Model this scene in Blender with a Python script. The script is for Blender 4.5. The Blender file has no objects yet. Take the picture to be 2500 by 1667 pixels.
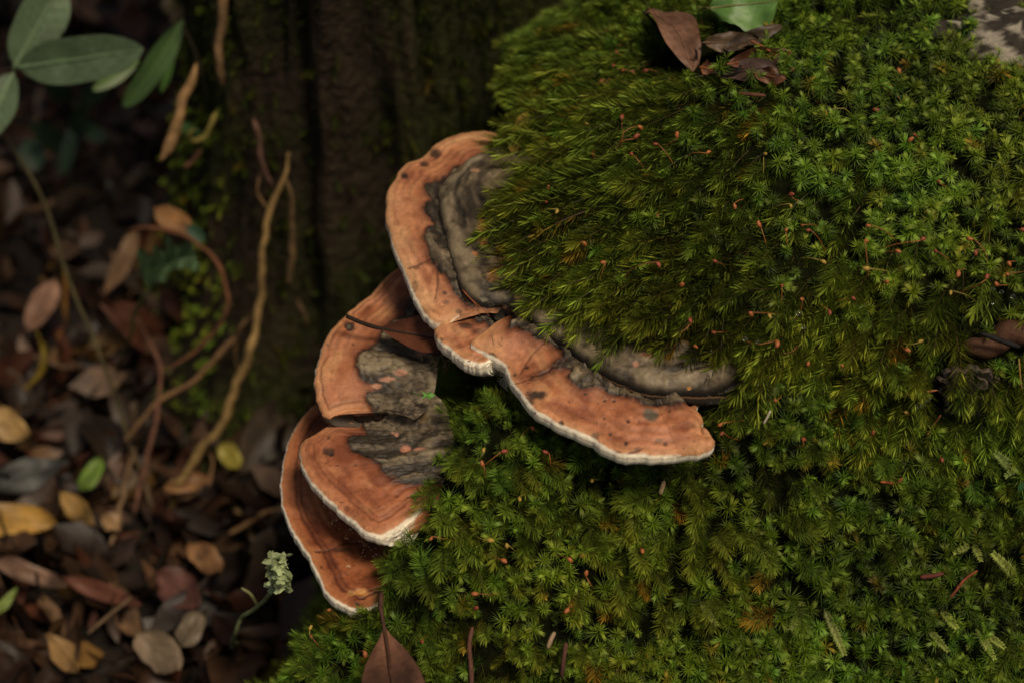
import bpy, math, random
import numpy as np
from mathutils import Vector, Matrix, Euler
from mathutils.bvhtree import BVHTree

R = math.radians
rng = np.random.default_rng(7)
random.seed(7)
scene = bpy.context.scene
COL = scene.collection

# ------------------------------------------------------------------ camera, light, exposure
CAM_Z, PITCH, FPX = 0.83, 45.0, 4167.0
cam_d = bpy.data.cameras.new('camera')
cam = bpy.data.objects.new('camera', cam_d)
COL.objects.link(cam)
cam.location = (0, 0, CAM_Z)
cam.rotation_euler = (R(90 - PITCH), 0, 0)
cam_d.sensor_width = 36.0
cam_d.lens = 36.0 * FPX / 2500.0
cam_d.clip_start = 0.02
cam_d.clip_end = 100
cam_d.dof.use_dof = True
cam_d.dof.focus_distance = 0.752
cam_d.dof.aperture_fstop = 5.0
cam_d.dof.aperture_blades = 9
scene.camera = cam

SUN_EL, SUN_AZ = 66.0, 136.0     # azimuth measured clockwise from +y: the light comes from high behind the camera, a little to the right
world = bpy.data.worlds.new('World')
scene.world = world
world.use_nodes = True
wn = world.node_tree.nodes
wl = world.node_tree.links
sky = wn.new('ShaderNodeTexSky')
sky.sky_type = 'NISHITA'
sky.sun_disc = False
sky.sun_elevation = R(SUN_EL)
sky.sun_rotation = R(SUN_AZ)
sky.dust_density = 6.0
sky.air_density = 1.0
sky.ozone_density = 0.3
wl.new(sky.outputs['Color'], wn['Background'].inputs['Color'])
wn['Background'].inputs['Strength'].default_value = 0.06
sun_d = bpy.data.lights.new('sun', 'SUN')
sun_d.energy = 3.2
sun_d.angle = R(14)
sun_d.color = (1.0, 0.90, 0.76)
sun = bpy.data.objects.new('sun', sun_d)
COL.objects.link(sun)
sdir = Vector((math.sin(R(SUN_AZ)) * math.cos(R(SUN_EL)), math.cos(R(SUN_AZ)) * math.cos(R(SUN_EL)), math.sin(R(SUN_EL))))
sun.rotation_euler = sdir.to_track_quat('Z', 'Y').to_euler()
sun.location = sdir * 6
vs = scene.view_settings
vs.view_transform = 'Standard'
vs.look = 'None'
vs.exposure = -0.25
vs.gamma = 1.0
vs.use_white_balance = True
vs.white_balance_temperature = 7250
scene.cycles.use_denoising = True
scene.cycles.max_bounces = 4
scene.cycles.diffuse_bounces = 2
scene.cycles.glossy_bounces = 2
scene.cycles.transparent_max_bounces = 4

# ------------------------------------------------------------------ helpers
CP = np.array([0.0, 0.0, CAM_Z])
FW = np.array([0.0, math.cos(R(PITCH)), -math.sin(R(PITCH))])
UP = np.array([0.0, math.sin(R(PITCH)), math.cos(R(PITCH))])

def ray(px, py):
    return np.array([(px - 1250.0) / FPX, 0, 0]) + FW - (py - 833.5) / FPX * UP
def onz(px, py, z):
    d = ray(px, py)
    return CP + d * ((z - CAM_Z) / d[2])
def aty(px, py, y):
    d = ray(px, py)
    return CP + d * (y / d[1])
def project(P):
    V = np.atleast_2d(P) - CP
    dep = V @ FW
    return np.stack([1250 + FPX * V[:, 0] / dep, 833.5 - FPX * (V @ UP) / dep], 1), dep

def catmull(P, n):
    P = np.asarray(P, float)
    d = np.r_[0, np.cumsum(np.linalg.norm(np.diff(P, axis=0), axis=1))]
    Q = np.vstack([2 * P[0] - P[1], P, 2 * P[-1] - P[-2]])
    s = np.linspace(0, d[-1], n)
    i = np.clip(np.searchsorted(d, s, 'right') - 1, 0, len(P) - 2)
    t = ((s - d[i]) / np.maximum(d[i + 1] - d[i], 1e-9))[:, None]
    a, b, c, e = Q[i], Q[i + 1], Q[i + 2], Q[i + 3]
    return 0.5 * (2 * b + (c - a) * t + (2 * a - 5 * b + 4 * c - e) * t * t + (3 * b - a - 3 * c + e) * t ** 3)

def _hash(ix, iy, iz, seed):
    h = (ix * 374761393 + iy * 668265263 + iz * 2147483647 + seed * 974711) & 0xffffffff
    h = ((h ^ (h >> 13)) * 1274126177) & 0xffffffff
    return ((h ^ (h >> 16)) & 0xffff) / 65535.0
def vnoise(P, freq, seed=0):
    P = np.asarray(P, float) * freq + 1000.0
    i = np.floor(P).astype(np.int64)
    f = P - i
    f = f * f * (3 - 2 * f)
    r = 0
    for dx in (0, 1):
        for dy in (0, 1):
            for dz in (0, 1):
                w = (f[:, 0] if dx else 1 - f[:, 0]) * (f[:, 1] if dy else 1 - f[:, 1]) * (f[:, 2] if dz else 1 - f[:, 2])
                r = r + w * _hash(i[:, 0] + dx, i[:, 1] + dy, i[:, 2] + dz, seed)
    return r * 2 - 1
def fbm(P, freq, seed=0, oct=4):
    r, a = 0, 1.0
    for o in range(oct):
        r = r + a * vnoise(P, freq * 2 ** o, seed + o * 17)
        a *= 0.5
    return r / 1.9
def cells(P, size, seed):
    """distance to the nearest cell border, 0 on the crack, 1 well inside"""
    Q = P / size; i = np.floor(Q).astype(np.int64)
    d1 = np.full(len(P), 9.0); d2 = np.full(len(P), 9.0)
    for dx in (-1, 0, 1):
        for dy in (-1, 0, 1):
            cx, cy = i[:, 0] + dx, i[:, 1] + dy
            fx = cx + _hash(cx, cy, cx * 0, seed); fy = cy + _hash(cx, cy, cx * 0 + 7, seed)
            d = np.hypot(Q[:, 0] - fx, Q[:, 1] - fy)
            d2 = np.where(d < d1, d1, np.minimum(d2, d)); d1 = np.minimum(d1, d)
    return np.clip((d2 - d1) * 1.6, 0, 1)
def sstep(a, b, x):
    t = np.clip((x - a) / (b - a), 0, 1)
    return t * t * (3 - 2 * t)

def polyline_dist(P, L):
    """distance of 2D points to an open polyline, and the side (positive on its left)"""
    best = np.full(len(P), 1e9); side = np.zeros(len(P))
    for a, b in zip(L[:-1], L[1:]):
        ab = b - a
        t = np.clip(((P - a) @ ab) / max(ab @ ab, 1e-12), 0, 1)
        q = P - (a + t[:, None] * ab)
        d = np.hypot(q[:, 0], q[:, 1])
        s = ab[0] * (P[:, 1] - a[1]) - ab[1] * (P[:, 0] - a[0])
        m = d < best - 1e-9
        best[m] = d[m]; side[m] = s[m]
    return best, np.where(side >= 0, 1.0, -1.0)
def in_poly(P, poly):
    x, y = P[:, 0], P[:, 1]
    r = np.zeros(len(P), bool)
    n = len(poly)
    for i in range(n):
        x1, y1 = poly[i]; x2, y2 = poly[(i + 1) % n]
        c = ((y1 > y) != (y2 > y)) & (x < (x2 - x1) * (y - y1) / (y2 - y1 + 1e-12) + x1)
        r ^= c
    return r

def new_mesh(verts, faces, col=None, smooth=True, attrs=None):
    me = bpy.data.meshes.new('m')
    me.from_pydata([tuple(v) for v in np.asarray(verts, float)], [], [tuple(int(i) for i in f) for f in faces])
    if smooth:
        me.polygons.foreach_set('use_smooth', [True] * len(me.polygons))
    if col is not None:
        a = me.color_attributes.new('Col', 'FLOAT_COLOR', 'POINT')
        c = np.ones((len(verts), 4), np.float32)
        c[:, :3] = col
        a.data.foreach_set('color', c.ravel())
    me.update()
    return me
def link(name, me, mat=None, parent=None, **kw):
    o = bpy.data.objects.new(name, me)
    o.data.name = name
    COL.objects.link(o)
    if mat is not None and not me.materials:
        me.materials.append(mat)
    if parent is not None:
        o.parent = parent
    for k, v in kw.items():
        o[k] = v
    return o
def empty(name, loc, label, category, group=None):
    o = bpy.data.objects.new(name, None)
    o.empty_display_size = 0.01
    COL.objects.link(o)
    o.location = loc
    o['label'] = label
    o['category'] = category
    if group:
        o['group'] = group
    return o
def child(name, verts, faces, mat, root, col=None, smooth=True, label=None):
    """mesh given in world space, parented to an unrotated thing; root may itself be a part"""
    org = np.zeros(3)
    p = root
    while p is not None:
        org = org + np.array(p.location); p = p.parent
    o = link(name, new_mesh(np.asarray(verts, float) - org, faces, col, smooth), mat, root)
    if label:
        o['label'] = label
    return o

def tube(pts, radii, sides=6, cap=True):
    pts = np.asarray(pts, float); n = len(pts)
    radii = np.broadcast_to(np.asarray(radii, float), (n,))
    T = np.gradient(pts, axis=0); T /= np.linalg.norm(T, axis=1)[:, None] + 1e-12
    ref = np.array([0.3, 0.2, 1.0]); ref /= np.linalg.norm(ref)
    V = []; u = np.cross(T[0], ref)
    if np.linalg.norm(u) < 1e-3: u = np.cross(T[0], [1, 0, 0])
    for i in range(n):
        u = u - T[i] * (u @ T[i]); u /= np.linalg.norm(u) + 1e-12
        w = np.cross(T[i], u)
        for k in range(sides):
            a = 2 * math.pi * k / sides
            V.append(pts[i] + radii[i] * (math.cos(a) * u + math.sin(a) * w))
    F = []
    for i in range(n - 1):
        for k in range(sides):
            k2 = (k + 1) % sides
            F.append((i * sides + k, i * sides + k2, (i + 1) * sides + k2, (i + 1) * sides + k))
    if cap:
        F.append(tuple(range(sides))[::-1]); F.append(tuple((n - 1) * sides + k for k in range(sides)))
    return np.array(V), F
def grid_faces(n, m, off=0):
    return [(off + i * m + j, off + i * m + j + 1, off + (i + 1) * m + j + 1, off + (i + 1) * m + j) for i in range(n - 1) for j in range(m - 1)]
class Bag:
    """collects shapes into one mesh"""
    def __init__(s): s.v = []; s.f = []; s.c = []; s.n = 0
    def add(s, V, F, col=None):
        V = np.asarray(V, float)
        s.v.append(V); s.f += [tuple(i + s.n for i in f) for f in F]
        s.c.append(np.broadcast_to(np.asarray(col if col is not None else (1, 1, 1), float), (len(V), 3)))
        s.n += len(V)
    def arrays(s): return np.vstack(s.v), s.f, np.vstack(s.c)

# ------------------------------------------------------------------ materials
def srgb(r, g, b):
    f = lambda c: ((c / 255 + 0.055) / 1.055) ** 2.4 if c > 10 else c / 255 / 12.92
    return (f(r), f(g), f(b))
def material(name):
    m = bpy.data.materials.new(name)
    m.use_nodes = True
    nt = m.node_tree
    return m, nt, nt.nodes['Principled BSDF'], nt.nodes['Material Output']
def node(nt, t, **kw):
    n = nt.nodes.new(t)
    for k, v in kw.items():
        if k in n.inputs: n.inputs[k].default_value = v
        else: setattr(n, k, v)
    return n
def noise_node(nt, scale, detail=6, rough=0.6, coord='Object', vec=None):
    n = node(nt, 'ShaderNodeTexNoise')
    n.inputs['Scale'].default_value = scale
    n.inputs['Detail'].default_value = detail
    n.inputs['Roughness'].default_value = rough
    if vec is None:
        tc = node(nt, 'ShaderNodeTexCoord')
        vec = tc.outputs[coord]
    nt.links.new(vec, n.inputs['Vector'])
    return n
def ramp(nt, fac, stops):
    r = node(nt, 'ShaderNodeValToRGB')
    e = r.color_ramp.elements
    while len(e) < len(stops): e.new(0.5)
    for k, (p, c) in zip(e, stops):
        k.position = p; k.color = (*c, 1)
    nt.links.new(fac, r.inputs['Fac'])
    return r.outputs['Color']
def mixc(nt, mode, fac, a, b):
    n = node(nt, 'ShaderNodeMix', data_type='RGBA', blend_type=mode)
    for k, v in ((0, fac), (6, a), (7, b)):
        if isinstance(v, bpy.types.NodeSocket): nt.links.new(v, n.inputs[k])
        else: n.inputs[k].default_value = v if k == 0 else (*v, 1)
    return n.outputs[2]
def bump(nt, bsdf, height, strength, dist):
    b = node(nt, 'ShaderNodeBump')
    b.inputs['Strength'].default_value = strength
    b.inputs['Distance'].default_value = dist
    nt.links.new(height, b.inputs['Height'])
    nt.links.new(b.outputs['Normal'], bsdf.inputs['Normal'])

def simple_mat(name, c1, c2, scale, rough=0.7, bump_s=0.3, bump_d=0.001, spec=0.3, coord='Object'):
    m, nt, b, o = material(name)
    n = noise_node(nt, scale, coord=coord)
    nt.links.new(ramp(nt, n.outputs['Fac'], [(0.3, c1), (0.7, c2)]), b.inputs['Base Color'])
    b.inputs['Roughness'].default_value = rough
    b.inputs['Specular IOR Level'].default_value = spec
    bump(nt, b, n.outputs['Fac'], bump_s, bump_d)
    return m

def col_mat(name, rough=0.6, nscale=900, namp=0.35, bump_s=0.4, bump_d=0.0006, spec=0.35, sss=0.0, bscale=None):
    """colour from the mesh's own attribute with fine grain"""
    m, nt, b, o = material(name)
    at = node(nt, 'ShaderNodeAttribute', attribute_name='Col')
    n = noise_node(nt, nscale, 5, 0.65)
    k = ramp(nt, n.outputs['Fac'], [(0.25, (1 - namp,) * 3), (0.75, (1 + namp * 0.8,) * 3)])
    nt.links.new(mixc(nt, 'MULTIPLY', 1.0, at.outputs['Color'], k), b.inputs['Base Color'])
    b.inputs['Roughness'].default_value = rough
    b.inputs['Specular IOR Level'].default_value = spec
    if sss:
        b.inputs['Subsurface Weight'].default_value = sss
        b.inputs['Subsurface Radius'].default_value = (0.004, 0.0015, 0.0008)
        b.inputs['Subsurface Scale'].default_value = 1.0
    n2 = noise_node(nt, bscale or nscale * 1.6, 4, 0.6)
    bump(nt, b, n2.outputs['Fac'], bump_s, bump_d)
    return m

def leaf_mat(name, trans=0.3, rough=0.5, spec=0.35, namp=0.3, nscale=60, use_objcol=True, tint_attr=False, dark=(0.4, 0.4, 0.4), lite=(1.4, 1.35, 1.3)):
    """blades: diffuse with some light passing through; colour from attribute times object colour"""
    m, nt, b, o = material(name)
    at = node(nt, 'ShaderNodeAttribute', attribute_name='Col')
    c = at.outputs['Color']
    if use_objcol:
        oi = node(nt, 'ShaderNodeObjectInfo')
        c = mixc(nt, 'MULTIPLY', 1.0, c, oi.outputs['Color'])
    if tint_attr:
        ti = node(nt, 'ShaderNodeAttribute', attribute_name='tint', attribute_type='INSTANCER')
        c = mixc(nt, 'MULTIPLY', 1.0, c, ti.outputs['Color'])
    else:
        n = noise_node(nt, nscale, 6, 0.65)
        c = mixc(nt, 'MULTIPLY', 1.0, c, ramp(nt, n.outputs['Fac'], [(0.3, dark), (0.7, lite)]))
        n3 = noise_node(nt, nscale * 7, 4, 0.6)
        c = mixc(nt, 'MULTIPLY', 1.0, c, ramp(nt, n3.outputs['Fac'], [(0.30, tuple(0.45 + 0.55 * q for q in dark)), (0.5, (1, 1, 1))]))
        bump(nt, b, n3.outputs['Fac'], 0.35, 0.0010)
    nt.links.new(c, b.inputs['Base Color'])
    b.inputs['Roughness'].default_value = rough
    b.inputs['Specular IOR Level'].default_value = spec
    t = node(nt, 'ShaderNodeBsdfTranslucent')
    nt.links.new(c, t.inputs['Color'])
    mx = node(nt, 'ShaderNodeMixShader')
    mx.inputs['Fac'].default_value = trans
    nt.links.new(b.outputs[0], mx.inputs[1]); nt.links.new(t.outputs[0], mx.inputs[2])
    nt.links.new(mx.outputs[0], o.inputs['Surface'])
    return m

M_soil = simple_mat('dark_wet_soil', (0.004, 0.003, 0.002), (0.022, 0.014, 0.009), 30, 0.85, 0.8, 0.02)
M_peat = simple_mat('mossy_peat', (0.002, 0.003, 0.001), (0.010, 0.012, 0.004), 160, 0.95, 1.0, 0.006, spec=0.04)
M_litter = leaf_mat('dead_leaf', 0.12, 0.5, 0.35, nscale=45, dark=(0.35, 0.33, 0.32), lite=(1.35, 1.3, 1.25))
M_moss = leaf_mat('moss_leaf', 0.35, 0.5, 0.18, use_objcol=False, tint_attr=True)
M_green = leaf_mat('living_leaf', 0.25, 0.45, 0.45, nscale=40, dark=(0.75, 0.75, 0.75), lite=(1.15, 1.15, 1.15))
M_cap = col_mat('bracket_cap', 0.52, 420, 0.22, 0.5, 0.0007, 0.3, sss=0.08, bscale=700)
M_pore = col_mat('bracket_pore', 0.8, 1200, 0.10, 0.35, 0.0004, 0.2, sss=0.15)
M_bark = col_mat('wet_bark', 0.85, 90, 0.55, 1.0, 0.006, 0.2, bscale=140)
M_stick = leaf_mat('stick_bark', 0.0, 0.75, 0.2, nscale=90, dark=(0.32, 0.30, 0.27), lite=(1.25, 1.2, 1.15))
M_seta = leaf_mat('moss_stalk', 0.1, 0.35, 0.5, nscale=300, dark=(0.8, 0.8, 0.8), lite=(1.1, 1.1, 1.1))
M_caps = leaf_mat('spore_capsule', 0.15, 0.35, 0.5, nscale=500, dark=(0.8, 0.8, 0.8), lite=(1.15, 1.15, 1.15))

# ------------------------------------------------------------------ ground
def ground_z(P):
    P3 = np.c_[P, np.zeros(len(P))]
    return 0.03 * fbm(P3, 3.0, 5, 3) * np.clip(1.5 - 0.3 * np.hypot(P[:, 0], P[:, 1] - 0.8), 0.2, 1)
gx = np.r_[-8, -5, -3, np.linspace(-2, 2, 110), 3, 5, 8]
gy = np.r_[-6, -4, -2, np.linspace(-1, 3, 110), 4.5, 6.5, 9]
G = np.array([(x, y) for x in gx for y in gy])
GV = np.c_[G, ground_z(G)]
link('ground', new_mesh(GV, grid_faces(len(gx), len(gy))), M_soil, kind='structure', label='dark damp forest soil under the leaf litter')

# ------------------------------------------------------------------ mossy stump (base of the moss): sloping bank with a domed crown
LEFT = np.array([(-.20, .30), (-.155, .36), (-.116, .411), (-.076, .452), (-.062, .50), (-.044, .55), (-.020, .60), (-.004, .68), (.035, .76), (.11, .86), (.30, .93), (.55, .95)])
def bank_z(P):
    d, s = polyline_dist(P, LEFT)
    d = -d * s
    P3 = np.c_[P, np.zeros(len(P))]
    y = P[:, 1]
    slope = 0.202 + 0.78 * (y - 0.425)
    slope = np.where(slope > 0.265, 0.265 + (slope - 0.265) * 0.25, slope) + 0.010 * fbm(P3, 14, 3, 3)
    slope = slope - 0.35 * np.clip(P[:, 0] - 0.30, 0, 1)
    slope = slope + 0.016 * np.exp(-((P[:, 0] + .018) ** 2 + (y - .487) ** 2) / (2 * .030 ** 2))
    slope = slope + 0.030 * np.exp(-((P[:, 0] - .112) ** 2 + (y - .506) ** 2) / (2 * .021 ** 2))
    flank = 0.175 + 2.4 * d + 0.02 * fbm(P3, 9, 8, 3)
    k = 0.02
    h = np.clip(0.5 + 0.5 * (flank - slope) / k, 0, 1)
    z = flank * (1 - h) + slope * h - k * h * (1 - h)
    return np.maximum(z, -0.06)
bx = np.linspace(-0.28, 0.62, 200); by = np.linspace(0.16, 1.0, 190)
B2 = np.array([(x, y) for x in bx for y in by])
BV = np.c_[B2, bank_z(B2)]
BF = grid_faces(len(bx), len(by))
BF = [f for f in BF if max(BV[i][2] for i in f) > -0.055]
stump = empty('mossy_stump', (0.15, 0.65, 0), 'broad old stump buried under thick green moss, carrying the orange bracket fungi', 'stump')
bank = child('stump_base', BV, BF, M_peat, stump)

def superdome(cx, cy, cz, rx, ry, rz, e, nu, nv, amp, freq, seed):
    V = []
    for i in range(nu):
        ph = math.pi * (i / (nu - 1) - 0.5)
        for j in range(nv):
            th = 2 * math.pi * j / nv
            sg = lambda v, p: math.copysign(abs(v) ** p, v)
            V.append((cx + rx * sg(math.cos(ph), .9) * sg(math.cos(th), e), cy + ry * sg(math.cos(ph), .9) * sg(math.sin(th), e), cz + rz * sg(math.sin(ph), .9)))
    V = np.array(V)
    N = (V - (cx, cy, cz)) / (rx, ry, rz)
    N /= np.linalg.norm(N, axis=1)[:, None] + 1e-9
    V = V + N * (amp * fbm(V, freq, seed, 3))[:, None]
    F = [(i * nv + j, i * nv + (j + 1) % nv, (i + 1) * nv + (j + 1) % nv, (i + 1) * nv + j) for i in range(nu - 1) for j in range(nv)]
    return V, F
DV, DF = superdome(0.170, 0.672, 0.268, 0.180, 0.163, 0.090, 0.80, 50, 110, 0.012, 16, 21)
child('stump_crown', DV, DF, M_peat, stump)
KV, KF = superdome(0.080, 0.735, 0.250, 0.062, 0.09, 0.095, 0.9, 30, 60, 0.010, 20, 31)
child('stump_shoulder', KV, KF, M_peat, stump)
LV, LF = superdome(0.064, 0.592, 0.300, 0.060, 0.052, 0.036, 0.9, 26, 50, 0.006, 24, 41)
child('stump_lip', LV, LF, M_peat, stump)
QV, QF = superdome(0.092, 0.562, 0.304, 0.062, 0.046, 0.030, 0.9, 26, 50, 0.006, 24, 43)
child('stump_lip', QV, QF, M_peat, stump)

# ------------------------------------------------------------------ bracket fungi
FUNGUS_AREAS = []      # areas kept free of moss: (pixel polygon, distance)

def lobe(root, name, outer, inner, z_edge, rise, zones, spots, pal, N=220, M=70, rim=0.0022, thick=0.0045, seed=0,
         z_in=None, dark_lines=(), wave=0.0012, hump=0.0, crust=False, white=(0.90, 0.81, 0.64), bare=None, zt=None, rimt=None, main=1.0, marg=None, creases=()):
    O = catmull([(*p, 0) for p in outer], N)[:, :2]
    I = catmull([(*p, 0) for p in inner], N)[:, :2]
    tt = np.linspace(0, 1, N)
    ze = z_edge + wave * fbm(np.c_[tt * 9, tt * 0, tt * 0], 1.0, seed, 3)
    if zt is not None:
        ze = ze + np.interp(tt, *zip(*zt))
    OW = np.array([onz(p[0], p[1], z - rim - (0 if crust else 0.0012)) for p, z in zip(O, ze)])
    zi = z_in if z_in is not None else z_edge + rise
    IW = np.array([onz(p[0], p[1], zi) for p in I])
    # small irregularity of the edge
    T = np.gradient(OW[:, :2], axis=0); T /= np.linalg.norm(T, axis=1)[:, None] + 1e-12
    nrm = np.c_[-T[:, 1], T[:, 0]]
    OW[:, :2] += nrm * (0.0006 * fbm(np.c_[tt * 60, tt * 0, tt * 0], 1.0, seed + 3, 3))[:, None]
    s = np.linspace(0, 1, M) ** 1.6
    V = OW[:, None, :] + (IW - OW)[:, None, :] * s[None, :, None]
    V = V.reshape(-1, 3)
    d, _ = polyline_dist(V[:, :2], OW[:, :2][::2])
    dm, _ = polyline_dist(V[:, :2], OW[:int(N * main), :2][::2])
    zb = np.repeat(ze, M)
    rr = np.clip(d / rim, 0, 1)
    z = zb - rim + rim * np.sqrt(np.clip(1 - (1 - rr) ** 2, 0, 1))
    z = z + rise * (1 - np.exp(-d / 0.035)) + hump * np.exp(-((d - 0.012) / 0.008) ** 2)
    ts = np.repeat(tt, M)
    Q = np.c_[ts * N / 40, dm * 120, np.zeros(len(d))]
    band = fbm(Q, 1.0, seed + 11, 4)             # growth bands follow the edge
    Q2 = np.c_[ts * N / 2.2, d * 30, np.zeros(len(d))]
    fib = fbm(Q2, 1.0, seed + 12, 3)             # radial fibres
    blot = fbm(V, 55, seed + 5, 4)
    vein = fbm(np.c_[ts * N / 12, dm * 800, np.zeros(len(d))], 1.0, seed + 13, 3) * sstep(-.3, .4, fbm(V, 90, seed + 14, 2))
    cell = cells(V[:, :2] + 0.0030 * np.c_[fbm(V, 200, seed + 15, 2), fbm(V, 220, seed + 16, 2)], 0.0050, seed)
    blot2 = fbm(V, 160, seed + 6, 4)
    fine = fbm(V, 520, seed + 7, 3)
    z = z + sstep(0, .004, d) * (0.00055 * band + 0.00010 * fib + 0.0012 * blot * sstep(0.004, .02, d))
    pxy, dep = project(np.c_[V[:, :2], z])
    c1, c2, c3, c4 = [np.array(c) for c in pal]
    mixv = lambda a, b, k: a + (b - a) * k[:, None]
    C = np.tile(c1, (len(V), 1))
    C = mixv(C, c2, sstep(-.25, .45, blot + 0.35 * band))
    C = mixv(C, c3, 0.75 * sstep(.05, .5, band + 0.3 * blot2))
    C = mixv(C, c4, 0.85 * sstep(-.05, .5, -band * 0.7 + 0.6 * blot2 - 0.6 * blot))
    C = mixv(C, c3 * 1.08, 0.65 * np.exp(-(d / 0.0035) ** 2))
    C = C * (1 + 0.02 * fib + 0.22 * fine + 0.25 * vein)[:, None]
    ring = np.sin((dm + .0011 * blot2 + .0022 * blot) * 2 * math.pi / 0.0042) * sstep(-.35, .3, fbm(V, 50, seed + 90, 2))
    C = C * (1 + 0.10 * ring)[:, None]
    z = z + sstep(.002, .006, d) * 0.00022 * ring
    for (dl, wl_, k) in dark_lines:
        kk = k * np.exp(-((d + 0.001 * band + 0.0006 * blot2 - dl) / wl_) ** 2) * sstep(-0.5, 0.3, blot2 + 0.3)
        C = mixv(C, c4 * 0.35, kk)
        z = z - 0.0008 * kk
    if crust:
        dark = np.ones(len(V)); sd = np.full(len(V), 60.0)
    else:
        dark = np.zeros(len(V)); sd = np.full(len(V), -1e3)
        for zp in zones:
            zp = np.array(zp, float)
            ins = in_poly(pxy, zp)
            dd, _ = polyline_dist(pxy, np.vstack([zp, zp[:1]]))
            q = np.where(ins, dd, -dd) + 4.0 * blot2 + 5 * fine
            sd = np.maximum(sd, q)
        dark = sstep(-3.0, 4.0, sd)
    g1, g2, g3 = np.array((0.115, 0.086, 0.053)), np.array((0.034, 0.026, 0.018)), np.array((0.20, 0.155, 0.095))
    wr = fbm(np.c_[ts * N / 7, d * 170, np.zeros(len(d))], 1.0, seed + 31, 3)
    rid = fbm(np.c_[ts * N / 22, (d + .003 * blot) * 210, np.zeros(len(d))], 1.0, seed + 33, 3)
    Cg = np.tile(g1, (len(V), 1))
    Cg = mixv(Cg, g3, sstep(.0, .5, rid + 0.4 * blot2))
    Cg = mixv(Cg, g2, sstep(.0, .45, -rid + 0.5 * wr + 0.3 * fine))
    Cg = mixv(Cg, np.array((0.010, 0.008, 0.007)), (.3 if crust else .6) * (1 - sstep(.02, .30, cell + .35 * fine + .2 * blot2)))
    Cg = Cg * (1 + 0.3 * fine)[:, None]
    if crust:
        # paler worn rim and patches of the orange layer showing through
        Cg = mixv(Cg, np.array((0.24, 0.19, 0.12)), 0.75 * np.exp(-((d - .004) / 0.005) ** 2) * sstep(-.3, .2, blot2))
        Cg = mixv(Cg, np.array((0.008, 0.007, 0.006)), np.exp(-(d / .0016) ** 2))
        for q, (rp, rw) in enumerate(((0.0085, .0012), (0.0125, .0009), (0.019, .0013), (0.027, .0016))):
            on = sstep(-.1, .35, fbm(V, 45, seed + 70 + q, 3) + (.25 if q == 0 else 0)) * np.interp(ts, [0, .45, .55, 1], [1, 1, .15, .1])
            gr = np.exp(-((d + .003 * blot2 + 0.003 * blot - rp) / rw) ** 2) * on
            z = z - 0.0013 * gr
            Cg = mixv(Cg, np.array((0.012, 0.010, 0.008)), 0.75 * gr)
        z = z + 0.0010 * blot2 + 0.0005 * fine
    else:
        C = mixv(C, c4 * 0.8, 0.7 * sstep(-48, -4, sd + 14 * blot2) * sstep(-.4, .3, blot + 0.1))
        C = mixv(C, c4 * 0.4, 0.7 * sstep(-14, -1, sd))
        Cg = mixv(Cg, np.array((0.007, 0.006, 0.006)), 0.97 * np.exp(-((sd - 1.5) / 4.5) ** 2))
        z = z + dark * (0.0002 + 0.0006 * sstep(.0, .5, cell) + 0.0007 * wr + 0.0016 * rid)
    C = mixv(C, Cg, dark)
    for sp in spots:
        x, y, rx, ry, k = sp[:5]
        e = np.hypot((pxy[:, 0] - x) / rx, (pxy[:, 1] - y) / ry) + 0.35 * blot2 + 0.25 * fine
        kk = k * (1 - sstep(0.55, 1.15, e))
        C = mixv(C, np.array(sp[5] if len(sp) > 5 else (0.018, 0.014, 0.012)), kk)
        z = z - 0.0003 * kk
    for cr_ in creases:
        dd, _ = polyline_dist(pxy, catmull([(*p, 0) for p in cr_], 30)[:, :2])
        kk = .8 * np.exp(-((dd + 2.5 * blot2) / 2.4) ** 2)
        C = mixv(C, c4 * 0.3, kk); z = z - 0.0007 * kk
    if marg is not None:
        mw = 0.55 * np.interp(ts, *zip(*marg)) * (1 + .5 * fbm(np.c_[ts * N / 8, ts * 0, ts * 0], 1.0, seed + 81, 3))
        C = mixv(C, np.array(white) * .95, sstep(0.0007, -0.0003, d - mw) * (mw > 1e-5))
    # scattered pinprick specks
    pr = vnoise(V, 900, seed + 41)
    C = mixv(C, c4 * 0.25, 0.8 * sstep(.80, .92, pr) * (1 - dark))
    V[:, 2] = z
    F = grid_faces(N, M)
    cap = child(name, V, F, M_cap, root, np.clip(C, 0.002, 0.95))
    # pale rim and pore surface below
    rows = [(0.0, 0.0), (-0.00010, -0.0009), (-0.0001, -0.0020), (0.0004, -0.0036), (0.0026, -0.0052), (0.010, -0.0062), (0.022, -0.009), (0.045, -0.016)]
    top = V.reshape(N, M, 3)[:, 0, :]
    dirn = IW[:, :2] - OW[:, :2]; ln = np.linalg.norm(dirn, axis=1)[:, None] + 1e-9; dirn = dirn / ln
    PV = []
    for (inw, dz) in rows:
        r = top.copy()
        r[:, :2] += dirn * np.minimum(inw, ln * 0.9)
        r[:, 2] += dz * thick / 0.0045 + (0.0003 * fbm(np.c_[tt * N / 6, tt * 0 + dz * 600, tt * 0], 1.0, seed + 51, 3) if inw < .004 else 0)
        PV.append(r)
    PV = np.stack(PV, 1).reshape(-1, 3)
    kr = np.tile(np.linspace(0, 1, len(rows)), N)
    edge_c = np.array(c3) * 1.1
    w = np.array(white)
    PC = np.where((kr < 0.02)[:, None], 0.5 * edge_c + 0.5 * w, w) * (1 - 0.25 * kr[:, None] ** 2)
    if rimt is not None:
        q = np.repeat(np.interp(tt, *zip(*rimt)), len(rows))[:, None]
        PC = PC * q + np.array((.022, .012, .008)) * (1 - q)  # rim darkened along the seam, painting the shadow of the crack
    PC = PC * (1 + 0.06 * fbm(PV, 300, seed + 61, 3))[:, None]
    o = child('pore_surface', PV, [f[::-1] for f in grid_faces(N, len(rows))], M_pore, cap, np.clip(PC, 0, .9), label='cream white rim and underside')
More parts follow.
